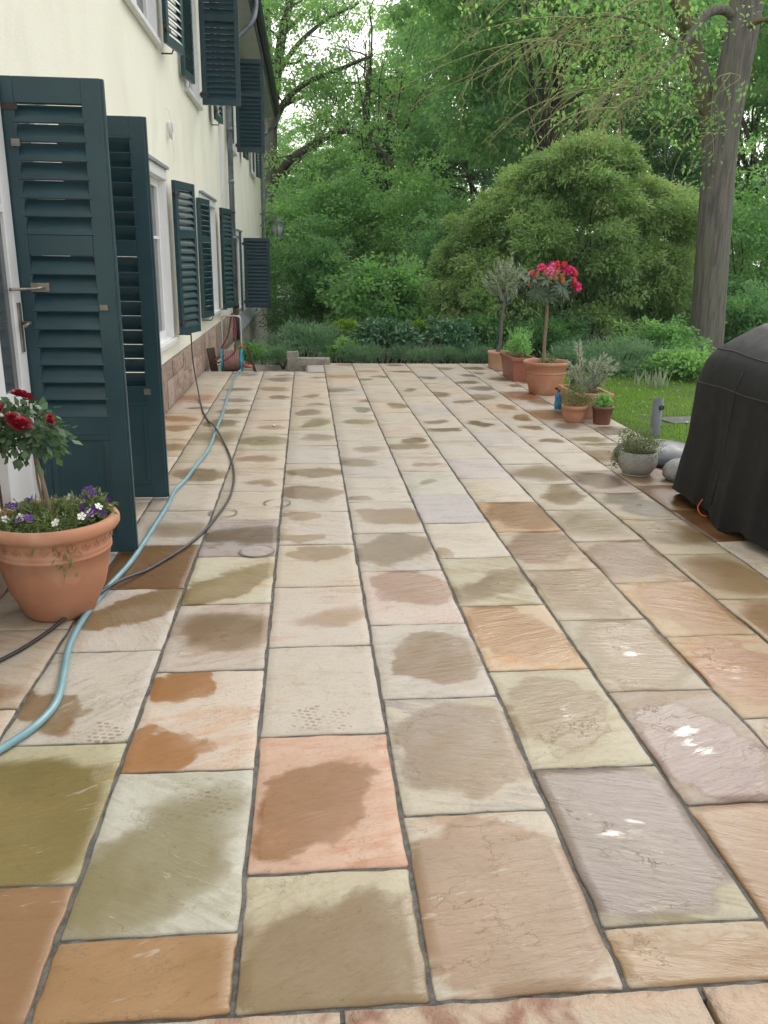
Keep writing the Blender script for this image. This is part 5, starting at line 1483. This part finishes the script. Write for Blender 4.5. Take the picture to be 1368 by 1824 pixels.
def wood_tree(label, c, r, mt, q, rz, trunk_r=.22, group='trees of the wood behind the garden', base=None, name='broadleaf_tree'):
    c = Vector(c); bx, by = (base or (c.x, c.y)); g = Vector((bx, by, gz(bx, by) - .2))
    e = empty(name, g); tag(e, label, 'tree', group)
    o = bpy.data.objects.new('crown', protos[q]); col.objects.link(o); o.parent = e
    if len(protos[q].materials) == 0: protos[q].materials.append(M['lf_mid'])
    o.material_slots[0].link = 'OBJECT'; o.material_slots[0].material = M[mt]
    o.location = c - g; o.scale = r; o.rotation_euler = (0, 0, rz)
    rg = np.random.default_rng(int(abs(c.x * 31 + c.y * 7)) + q)
    t = MB(); top = (c - g) + Vector((0, 0, r[2] * .35))
    p = limb_path((0, 0, 0), top, rg, 0, 6, .05); t.tube(p, taper(len(p), trunk_r, .05), 10)
    t.build('trunk', M['bark_dark'], e)
    lb = MB()
    for i in range(11):
        d = rg.normal(size=3); d[2] = abs(d[2]) * .7 - .1; d /= np.linalg.norm(d)
        end = (c - g) + Vector(d * np.array(r) * rg.uniform(.6, .92))
        st_ = p[int(rg.integers(len(p) // 3, len(p) - 2))]
        pp_ = limb_path(st_, end, rg, .12, 4); lb.tube(pp_, taper(len(pp_), trunk_r * .35, .02), 6)
    lb.build('limbs', M['bark_dark'], e)
    return e

WOOD = [  # px, py, Y, (rx, ry, rz), mat, proto, label
    (560, 455, 56, (5.5, 4, 3.2), 'lf_mid', 2, 'low distant tree seen under the arching branch'),
    (720, 455, 58, (6.0, 4, 3.4), 'lf_bright', 0, 'low distant tree closing the gap in the middle of the wood'),
    (870, 440, 54, (5.5, 4, 3.6), 'lf_mid', 1, 'low distant tree left behind the pale weeping shrub'),
    (1060, 430, 50, (6.0, 4, 4.0), 'lf_dark', 2, 'low distant tree hidden mostly by the pale weeping shrub'),
    (1330, 470, 40, (5.0, 4, 3.6), 'lf_mid', 0, 'low distant tree right of the leaning grey trunk'),
    (420, 300, 47, (4.0, 4, 4.5), 'lf_mid', 0, 'distant tree showing just right of the house eaves'),
    (560, 370, 50, (4.6, 4, 3.6), 'lf_bright', 1, 'bright green tree far behind the arching branch'),
    (690, 330, 48, (4.4, 4, 4.4), 'lf_mid', 2, 'green tree far behind the ivy clad trunks'),
    (790, 180, 43, (4.2, 4, 6.2), 'lf_mid', 0, 'tall loose tree in the middle of the wood with hanging twigs'),
    (900, 60, 37, (4.6, 4.4, 5.6), 'lf_mid', 1, 'tall tree left of the big dense crown'),
    (860, 330, 33, (3.4, 3, 3.4), 'lf_dark', 2, 'dark tree in the gap left of the pale weeping shrub'),
    (1190, 120, 36, (5.0, 4.6, 6.0), 'lf_dark', 0, 'dark tall tree behind the bare drooping twigs'),
    (1340, 260, 30, (3.6, 3.4, 5.4), 'lf_mid', 1, 'green tree behind the leaning grey trunk'),
    (1420, 60, 26, (3.2, 3.2, 3.6), 'lf_bright', 2, 'light green tree at the upper right edge'),
    (1130, 330, 31, (3.6, 3.4, 3.4), 'lf_dark', 1, 'dark tree rising just behind the pale weeping shrub'),
]
for i, (px_, py_, Y_, r_, m_, q_i, lb_) in enumerate(WOOD):
    wood_tree(lb_, at(px_, py_, Y_), r_, m_, q_i, i * 1.7)

# the large dense crown in the upper middle
def big_crown():
    rg = np.random.default_rng(7)
    c = at(985, 60, 25.0); r = (3.7, 3.4, 4.6)
    g = Vector((c.x + .6, c.y, gz(c.x, c.y) - .2))
    e = empty('dense_tree', g); tag(e, 'large dense dark green tree filling the upper middle of the wood', 'tree')
    lc = np.array(c - g)
    C, O = lobed(rg, lc, r, 46, 1500, .30, .35, -.9)
    # hanging fringes
    leaves_obj('crown', sprays(rg, C, O, .36, 40, .15, .085, .42, .45), M['lf_mid'], e)
    t = MB(); p = limb_path((0, 0, 0), lc + np.array([0, 0, 1.5]), rg, 0, 6, .04); t.tube(p, taper(len(p), .26, .08), 10); t.build('trunk', M['bark_dark'], e)
    for i in range(14):
        d = rg.normal(size=3); d[2] = abs(d[2]) * .6 - .25; d /= np.linalg.norm(d)
        b_ = MB(); pp_ = limb_path(p[int(rg.integers(6, len(p) - 2))], lc + d * np.array(r) * .85, rg, .12, 5)
        b_.tube(pp_, taper(len(pp_), .09, .015), 6); b_.build('limb', M['bark_dark'], e)
big_crown()

# big many-stemmed tree behind the house corner
def ash():
    rg = np.random.default_rng(12)
    Y = 34.0
    b0 = at(474, 560, Y); g = Vector((b0.x, Y, gz(b0.x, Y) - .2))
    e = empty('tall_ash_tree', g); tag(e, 'tall grey tree with several stems and an arching branch behind the house', 'tree')
    def P(l, dy=0.0): return [at(x, y, Y + dy * i / max(1, len(l) - 1)) - g for i, (x, y) in enumerate(l)]
    t = MB(); p = crv([(0, 0, 0)] + P([(477, 420), (480, 300), (481, 200), (477, 110), (470, 0), (464, -140)]), 5)
    t.tube(p, taper(len(p), .38, .16, .8), 14); t.build('trunk', M['bark'], e)
    limbs = [([(483, 215), (492, 140), (503, 60), (516, 0), (530, -120)], .22, .10, -1),
             ([(481, 240), (505, 185), (545, 148), (600, 125), (665, 98)], .14, .05, -2),
             ([(484, 335), (510, 292), (560, 256), (606, 234), (640, 239), (672, 258), (700, 300)], .17, .06, -3),
             ([(497, 128), (530, 80), (575, 40), (640, 5)], .11, .04, 1),
             ([(505, 60), (545, 20), (590, -30)], .10, .04, 2),
             ([(500, 190), (540, 172), (590, 150), (650, 146), (720, 135)], .08, .03, 3),
             ([(478, 120), (462, 60), (452, -20)], .12, .06, -2),
             ([(606, 234), (640, 200), (690, 170), (740, 150)], .06, .02, 1),
             ([(560, 256), (575, 215), (600, 180)], .05, .02, 0)]
    tips = []
    for pts, r0, r1, dy in limbs:
        b_ = MB(); q = crv(P(pts, dy), 5); b_.tube(q, taper(len(q), r0, r1), 8)
        tips += [np.array(v) for v in q[len(q) // 3:]]
        for i in range(7):
            s_ = q[int(rg.integers(len(q) // 4, len(q)))]
            d = rg.normal(size=3); d[2] = d[2] * .7 + .2
            end = np.array(s_) + d * rg.uniform(.5, 1.3)
            pp_ = limb_path(s_, end, rg, .08, 4, .1); b_.tube(pp_, taper(len(pp_), r1 * .7, .012), 5)
            tips += [np.array(v) for v in pp_[4:]]
            for j in range(2):
                e2 = np.array(pp_[-4]) + rg.normal(size=3) * .55
                p3 = limb_path(pp_[-4], e2, rg, .05, 3, .1); b_.tube(p3, .012, 4); tips += [np.array(v) for v in p3[3:]]
        b_.build('limb', M['bark_dark'], e)
    tips = np.array(tips)
    idx = rg.integers(0, len(tips), 640)
    C = tips[idx] + rg.normal(size=(640, 3)) * np.array([.45, .6, .35])
    O = rg.normal(size=(640, 3)); O /= np.linalg.norm(O, axis=1, keepdims=True)
    leaves_obj('crown', sprays(rg, C, O, .42, 30, .15, .07, .5, .5), M['lf_bright'], e)
ash()

# ivy-clad trunks
for i, (pts, lb_) in enumerate((([(652, 560), (655, 440), (655, 330), (653, 225), (660, 120)], 'straight trunk wrapped in dark ivy in the middle of the wood'), ([(668, 420), (678, 340), (684, 265), (700, 170)], 'slim leaning ivy trunk right of the straight one'))):
    rg = np.random.default_rng(50 + i); Y = 33.5 + i
    b0 = at(pts[0][0], pts[0][1], Y); g = Vector((b0.x, Y, gz(b0.x, Y) - .2))
    e = empty('ivy_tree', g); tag(e, lb_, 'tree')
    q = crv([(0, 0, 0)] + [at(x, y, Y) - g for x, y in pts], 8)
    t = MB(); t.tube(q, taper(len(q), .2, .07), 8)
    for k in range(9):
        d = rg.normal(size=3); d[2] = abs(d[2]); pp_ = limb_path(q[int(rg.integers(len(q) // 2, len(q)))], np.array(q[-3]) + d * 1.2, rg, .1, 4); t.tube(pp_, taper(len(pp_), .05, .012), 5)
    t.build('trunk', M['bark_dark'], e)
    qs = np.array([np.array(v) for v in q]); k_ = rg.integers(0, int(len(qs) * .82), 420)
    a = rg.uniform(0, 6.28, 420); O = np.stack([np.cos(a), np.sin(a), np.zeros(420)], 1)
    leaves_obj('ivy', sprays(rg, qs[k_] + O * rg.uniform(.12, .24, 420)[:, None] + rg.normal(size=(420, 3)) * .1, O, .22, 20, .12, .09, .9, .6, .3), M['lf_ivy'], e)
    C = qs[rg.integers(len(qs) // 2, len(qs), 90)] + rg.normal(size=(90, 3)) * np.array([1.0, 1.0, .9])
    leaves_obj('crown', sprays(rg, C, rg.normal(size=(90, 3)), .4, 26, .14, .07, .5, .5), M['lf_bright'], e)

# pale weeping shrub, as big as a small tree
def weeping():
    rg = np.random.default_rng(77)
    c = Vector((4.82, 15.9, 1.40)); g = Vector((4.82, 15.9, gz(4.82, 15.9) - .1))
    e = empty('weeping_shrub_tree', g); tag(e, 'huge domed pale green weeping shrub behind the pots', 'shrub')
    lc = np.array(c - g)
    L1, D1 = shell(rg, lc, (2.0, 1.7, 1.85), 120, .80, -.7)
    amp = 1 + .13 * np.sin(3.1 * np.arctan2(D1[:, 1], D1[:, 0]) + 1.0) * (1 - D1[:, 2] ** 2) + .10 * np.sin(7 * D1[:, 0] + 2) + rg.normal(0, .07, len(D1))
    L1 = lc + (L1 - lc) * amp[:, None]
    L2, D2 = shell(rg, lc + np.array([-1.35, -.35, -.75]), (.85, .9, .85), 26, .8, -.5)
    L3, D3 = shell(rg, lc + np.array([1.45, -.2, -.25]), (.9, .9, 1.1), 24, .8, -.5)
    L4, D4 = shell(rg, lc + np.array([.1, -.2, 1.55]), (.75, .7, .45), 14, .8, -.2)
    LC = np.concatenate([L1, L2, L3, L4]); LD = np.concatenate([D1, D2, D3, D4])
    A6 = []
    for i in range(len(LC)):
        s_ = rg.uniform(.20, .58); k_ = int(30 * (s_ / .45) ** 2) + 6
        a, b = shell(rg, LC[i], np.array([s_, s_, s_ * .55]), k_, .55, -.15)
        m_ = 6
        tl = LC[i] + LD[i] * s_ * .6 + rg.normal(size=(m_, 3)) * np.array([s_ * .5, s_ * .5, .08]) - np.array([0, 0, 1]) * rg.uniform(.1, .7, m_)[:, None]
        C = np.concatenate([a, tl]); O = np.concatenate([b * .6 + LD[i] * .6, np.tile(LD[i] * .4 + np.array([0, 0, -.5]), (m_, 1))])
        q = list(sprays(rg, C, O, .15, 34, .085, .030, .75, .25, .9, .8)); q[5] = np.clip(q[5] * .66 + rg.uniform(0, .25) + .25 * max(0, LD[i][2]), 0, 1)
        A6.append(q)
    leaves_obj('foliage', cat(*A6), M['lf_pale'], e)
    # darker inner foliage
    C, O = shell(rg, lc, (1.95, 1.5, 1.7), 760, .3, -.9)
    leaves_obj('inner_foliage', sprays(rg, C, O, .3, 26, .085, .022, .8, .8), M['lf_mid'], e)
    t = MB()
    for i in range(26):
        a = rg.uniform(0, 6.28); j = rg.integers(0, len(LC))
        p = limb_path((math.cos(a) * .35, math.sin(a) * .3, 0), LC[j] * np.array([.9, .9, .95]), rg, .25, 5)
        t.tube(p, taper(len(p), .035, .008), 6)
    t.build('stems', M['bark_dark'], e)
weeping()

# leaning grey trunk with a mossy second stem and drooping bare twigs
def linden():
    rg = np.random.default_rng(88)
    Y = 13.7
    g0 = at(1257, 634, Y); g = Vector((g0.x, Y, gz(g0.x, Y) - .1))
    e = empty('grey_trunk_tree', g); tag(e, 'thick grey trunk with mossy second stem and bare drooping twigs at right', 'tree')
    def P(l, Ya=0.0, Yb=0.0): return [at(x, y, Y + Ya + (Yb - Ya) * i / max(1, len(l) - 1)) - g for i, (x, y) in enumerate(l)]
    t = MB(); pts = [Vector((-.0, 0, 0))] + P([(1259, 600), (1270, 440), (1285, 250), (1303, 150), (1322, 50), (1345, -90), (1370, -260)])
    p = crv(pts, 8); rad = taper(len(p), .285, .235, .6)
    for i in range(4): rad[i] += .06 * (1 - i / 4)
    nn = 28; b = len(t.v)
    t.tube(p, rad, nn)
    t.v = [tuple(Vector(v)) for v in t.v]
    t.build('trunk', M['bark'], e)
    s2 = MB(); q2 = crv(P([(1277, 330), (1268, 262), (1262, 205), (1243, 115), (1214, 10), (1190, -110), (1165, -240)], 0, .5), 7); s2.tube(q2, taper(len(q2), .15, .12), 16); s2.build('second_stem', M['bark_moss'], e)
    br = MB(); q3 = crv(P([(1318, 40), (1290, 18), (1262, 24), (1238, 52), (1214, 88), (1188, 118), (1140, 150), (1134, 172)], 0, -.8), 6); br.tube(q3, taper(len(q3), .075, .03), 10); br.build('limb', M['bark'], e)
    br = MB(); q4 = crv(P([(1230, 60), (1180, -20), (1080, -70), (1000, -90), (940, -60)], .2, -1.2), 6); br.tube(q4, taper(len(q4), .07, .02), 8); br.build('limb', M['bark_moss'], e)
    br = MB(); q5 = crv(P([(1238, 110), (1190, 60), (1110, 30), (1040, 35), (985, 70)], .2, -1.6), 6); br.tube(q5, taper(len(q5), .030, .008), 8); br.build('limb', M['bark_moss'], e)
    br = MB(); q6 = crv(P([(1262, 215), (1215, 165), (1150, 150), (1090, 165), (1040, 210)], .2, -1.4), 6); br.tube(q6, taper(len(q6), .024, .006), 8); br.build('limb', M['bark_moss'], e)
    br = MB(); q7 = crv(P([(1315, 70), (1345, 40), (1400, 30)], 0, -.6), 6); br.tube(q7, taper(len(q7), .06, .03), 8); br.build('limb', M['bark_moss'], e)
    tw = MB()
    src = list(q4[6:]) * 2 + list(q5[4:]) * 2 + list(q6[3:]) + list(q2[10:22]) + list(q3[20:])
    src = [Vector(v) + Vector((rg.normal(0, .2), rg.normal(0, .3), rg.normal(0, .12))) for v in src]
    for i in range(150):
        s_ = Vector(src[int(rg.integers(0, len(src)))])
        ln = rg.uniform(.4, 1.3)
        dx = rg.normal(-.55, .5); dy_ = rg.normal(0, .35)
        a = s_ + Vector((dx * .4, dy_ * .4, -.06)) * ln; b1 = s_ + Vector((dx * .8, dy_ * .8, -.26)) * ln; c1 = s_ + Vector((dx * 1.15 + rg.normal(0, .1), dy_, -.58)) * ln; d1 = c1 + Vector((rg.normal(0, .12), rg.normal(0, .1), -.12)) * ln
        p_ = crv([s_, a, b1, c1, d1], 4); tw.tube(p_, taper(len(p_), .0075, .003), 4, False)
        for k in range(3):
            s3 = p_[int(rg.integers(4, len(p_) - 1))]; l3 = rg.uniform(.15, .45)
            e3 = s3 + Vector((rg.normal(-.2, .5), rg.normal(0, .3), rg.normal(-.5, .35))) * l3
            tw.tube(crv([s3, (s3 + e3) / 2 + Vector((0, 0, .05)), e3], 3), .003, 4, False)
    for (x, y) in ((1262, 235), (1300, 130)):
        s_ = at(x, y, Y - .3) - g
        for k in range(4):
            ln = rg.uniform(.4, .9)
            p_ = crv([s_, s_ + Vector((rg.normal(-.1, .2), -.15, -.15)) * ln, s_ + Vector((rg.normal(-.3, .3), -.2, -.65)) * ln, s_ + Vector((rg.normal(-.35, .3), -.2, -1.0)) * ln], 4); tw.tube(p_, taper(len(p_), .007, .003), 4, False)
    two = tw.build('twigs', M['twig_moss'], e); two['kind'] = 'stuff'
    # a few young leaves on the twigs
    C = np.array([np.array(src[int(k)]) for k in rg.integers(0, len(src), 240)]) + rg.normal(size=(240, 3)) * .38
    spo = leaves_obj('sprouts', sprays(rg, C, rg.normal(size=(240, 3)), .26, 14, .075, .042), M['lf_bright'], e)
    spo['kind'] = 'stuff'
linden()

# understorey
UND = [  # label, px, py, Y, r, mat, seed, L, W
    ('dark broad shrub in front of the house corner downpipe', 545, 515, 20.5, (1.15, 1.1, 1.55), 'lf_dark', 1, .10, .045, 30, 420),
    ('green tree like shrub behind the wall lantern', 500, 440, 30, (1.9, 1.6, 1.8), 'lf_mid', 2, .14, .07, 24, 420),
    ('light leafy shrub in the middle distance', 685, 545, 18.5, (1.35, 1.1, .95), 'lf_mid', 3, .09, .06, 24, 400),
    ('tall mid green bush under the arching branch', 600, 400, 31, (2.2, 2.0, 2.0), 'lf_mid', 4, .14, .07, 26, 420),
    ('bright bush below the ivy clad trunks', 720, 400, 30, (2.1, 2.0, 2.3), 'lf_bright', 5, .14, .07, 26, 420),
    ('shady bush left of the pale weeping shrub', 815, 480, 21.5, (1.3, 1.2, 1.6), 'lf_dark', 6, .10, .05, 24, 380),
    ('dark bush to the right of the pale weeping shrub', 1235, 560, 18.5, (1.2, 1.1, 1.2), 'lf_dark', 7, .10, .05, 22, 360),
    ('leafy bush behind the leaning grey trunk', 1335, 440, 19, (1.5, 1.4, 2.1), 'lf_mid', 8, .10, .05, 28, 460),
    ('low dark bush right of the leaning grey trunk', 1340, 580, 16.5, (1.1, 1.0, .8), 'lf_dark', 9, .09, .04, 20, 300),
    ('light bush in the far gap between the trees', 760, 300, 36, (2.0, 2.0, 2.6), 'lf_bright', 10, .15, .08, 24, 320),
    ('deep green bush low behind the border shrubs', 620, 560, 21.0, (1.3, 1.1, .9), 'lf_dark', 16, .10, .05, 22, 340),
]
for (lb_, x, y, Y_, r_, m_, sd, L_, W_, nl_, k_) in UND:
    bush('understorey_bush', lb_, at(x, y, Y_), r_, m_, 200 + sd, nl_, k_, 34, L_, W_, .22 * max(1, r_[0] / 1.3), group='bushes at the edge of the wood', zmin=-.8)

# border along the far edge of the patio
BOR = [
    ('grey green bushy shrub behind the concrete kerb', 545, 612, 13.3, (.58, .45, .33), 'lf_lav', 1, .07, .012, 22, 260, .11),
    ('yellow green rounded shrub in the border', 618, 594, 14.6, (.32, .3, .24), 'lf_yel', 2, .045, .028, 12, 120, .08),
    ('dark glossy shrub left of the middle of the border', 690, 604, 13.5, (.48, .4, .36), 'lf_rhodo', 3, .09, .03, 18, 150, .10),
    ('second dark glossy shrub nearer the olive pot', 803, 600, 13.4, (.44, .38, .30), 'lf_rhodo', 4, .09, .03, 18, 140, .10),
    ('small yellowish shrub between the two glossy shrubs', 742, 592, 14.0, (.26, .25, .2), 'lf_yel', 5, .045, .02, 10, 90, .08),
    ('pale leafy plant right of the grey green shrub', 607, 622, 13.2, (.30, .28, .18), 'lf_bright', 6, .05, .035, 12, 90, .08),
    ('tall dark shrub behind the olive pot', 860, 600, 14.2, (.5, .4, .5), 'lf_dark', 7, .06, .03, 16, 160, .12),
    ('fine leaved green mound behind the lawn', 1105, 650, 11.3, (.75, .5, .30), 'lf_lav', 8, .06, .010, 26, 380, .12),
    ('fine leaved mound just right of the big flower pot', 1030, 648, 11.6, (.45, .4, .27), 'lf_lav', 9, .06, .010, 18, 240, .11),
    ('bright leafy shrub at the far right of the lawn', 1212, 662, 10.9, (.46, .4, .30), 'lf_bright', 10, .075, .045, 18, 170, .12),
    ('mid green shrub in front of the leaning trunk', 1165, 618, 12.9, (.75, .6, .42), 'lf_mid', 11, .07, .035, 20, 220, .13),
    ('leafy weeds at the foot of the house wall', 455, 632, 15.5, (.38, .5, .22), 'lf_mid', 12, .05, .03, 14, 140, .1),
    ('dark shrub under the weeping dome behind the rhododendron', 985, 600, 14.0, (.7, .5, .4), 'lf_dark', 13, .07, .025, 18, 200, .13),
]
for (lb_, x, y, Y_, r_, m_, sd, L_, W_, nl_, k_, rd_) in BOR:
    bush('border_shrub', lb_, at(x, y, Y_), r_, m_, 300 + sd, nl_, k_, 30, L_, W_, rd_, droop=(-.5 if m_ == 'lf_lav' else .25), flat=.8, group='shrubs of the border', jit=1.0)
for i, (x, lb_) in enumerate(((505, 'leftmost low herb cushion along the far patio edge'), (655, 'low herb cushion in front of the left glossy shrub'), (712, 'third low herb cushion along the far patio edge'), (752, 'low herb cushion in the middle of the far patio edge'), (792, 'low herb cushion in front of the second glossy shrub'), (832, 'low herb cushion close to the olive pot'), (862, 'small herb cushion directly left of the olive pot'), (620, 'low herb cushion right of the concrete kerb'))):
    c = at(x, 634, 12.75 + .15 * (i % 3)); c.z = .04
    bush('herb_cushion', lb_, c, (.25, .2, .13), 'lf_lav', 400 + i, 12, 130, 26, .05, .007, .07, droop=-.8, flat=1.0, group='low herb cushions along the far patio edge', stems=3, jit=1.0)
# iris tuft
it = empty('iris_tuft', tuple(at(1168, 688, 10.1).xy) + (gz(4.6, 10.1) + .03,))
tag(it, 'tuft of upright blue green blades at the edge of the lawn', 'plant')
rg = np.random.default_rng(9); n_ = 60
D_ = np.stack([rg.normal(0, .25, n_), rg.normal(0, .2, n_), np.ones(n_)], 1); hh = rg.uniform(.15, .3, n_)
leaves_obj('blades', (np.stack([rg.normal(0, .10, n_), rg.normal(0, .08, n_), hh * .45], 1), D_, rg.normal(size=(n_, 3)), hh, np.full(n_, .016), rg.random(n_)), M['lf_olive'], it)

# garden lantern on a post behind the olive
gl = empty('garden_lantern', (2.82, 12.62, -.1))
tag(gl, 'green glazed lantern on a slim post behind the olive', 'lantern')
b_ = MB(); b_.tube([(0, 0, 0), (.05, 0, .5), (.13, 0, .98)], .014, 8); b_.build('post', M['green_metal'], gl)
b_ = MB(); b_.lathe([(.075, .98), (.135, 1.17)], 4, (.13, 0, 0), capt=True); b_.build('glass', M['lampglass'], gl)
b_ = MB()
for a in range(4):
    t = a * math.pi / 2
    b_.tube([(.13 + .078 * math.cos(t), .078 * math.sin(t), .97), (.13 + .138 * math.cos(t), .138 * math.sin(t), 1.17)], .008, 6)
b_.lathe([(.085, .955), (.085, .98)], 4, (.13, 0, 0), capt=True); b_.build('frame', M['green_metal'], gl)
b_ = MB(); b_.lathe([(.17, 1.17), (.06, 1.27), (.02, 1.31)], 4, (.13, 0, 0), capt=True); b_.build('roof', M['green_metal'], gl)

# thin haze volume added over patio and wood to lift the shadows
hz = MB(); hz.box(-30, 40, -12, 75, -5.0, 16.5)
hm_, hnt = newmat('shadow_lift_haze')
hnt.n.remove(hnt.bsdf)
pv_ = hnt.node('ShaderNodeVolumePrincipled', inp={'Color': (0.93, 0.96, 1.0, 1.0), 'Density': HAZE, 'Anisotropy': 0.2})
hnt.l.new(pv_.outputs[0], hnt.out.inputs['Volume'])
tag(hz.build('haze', hm_), 'thin pale haze added over the garden to lift the shadows', 'haze', kind='stuff')
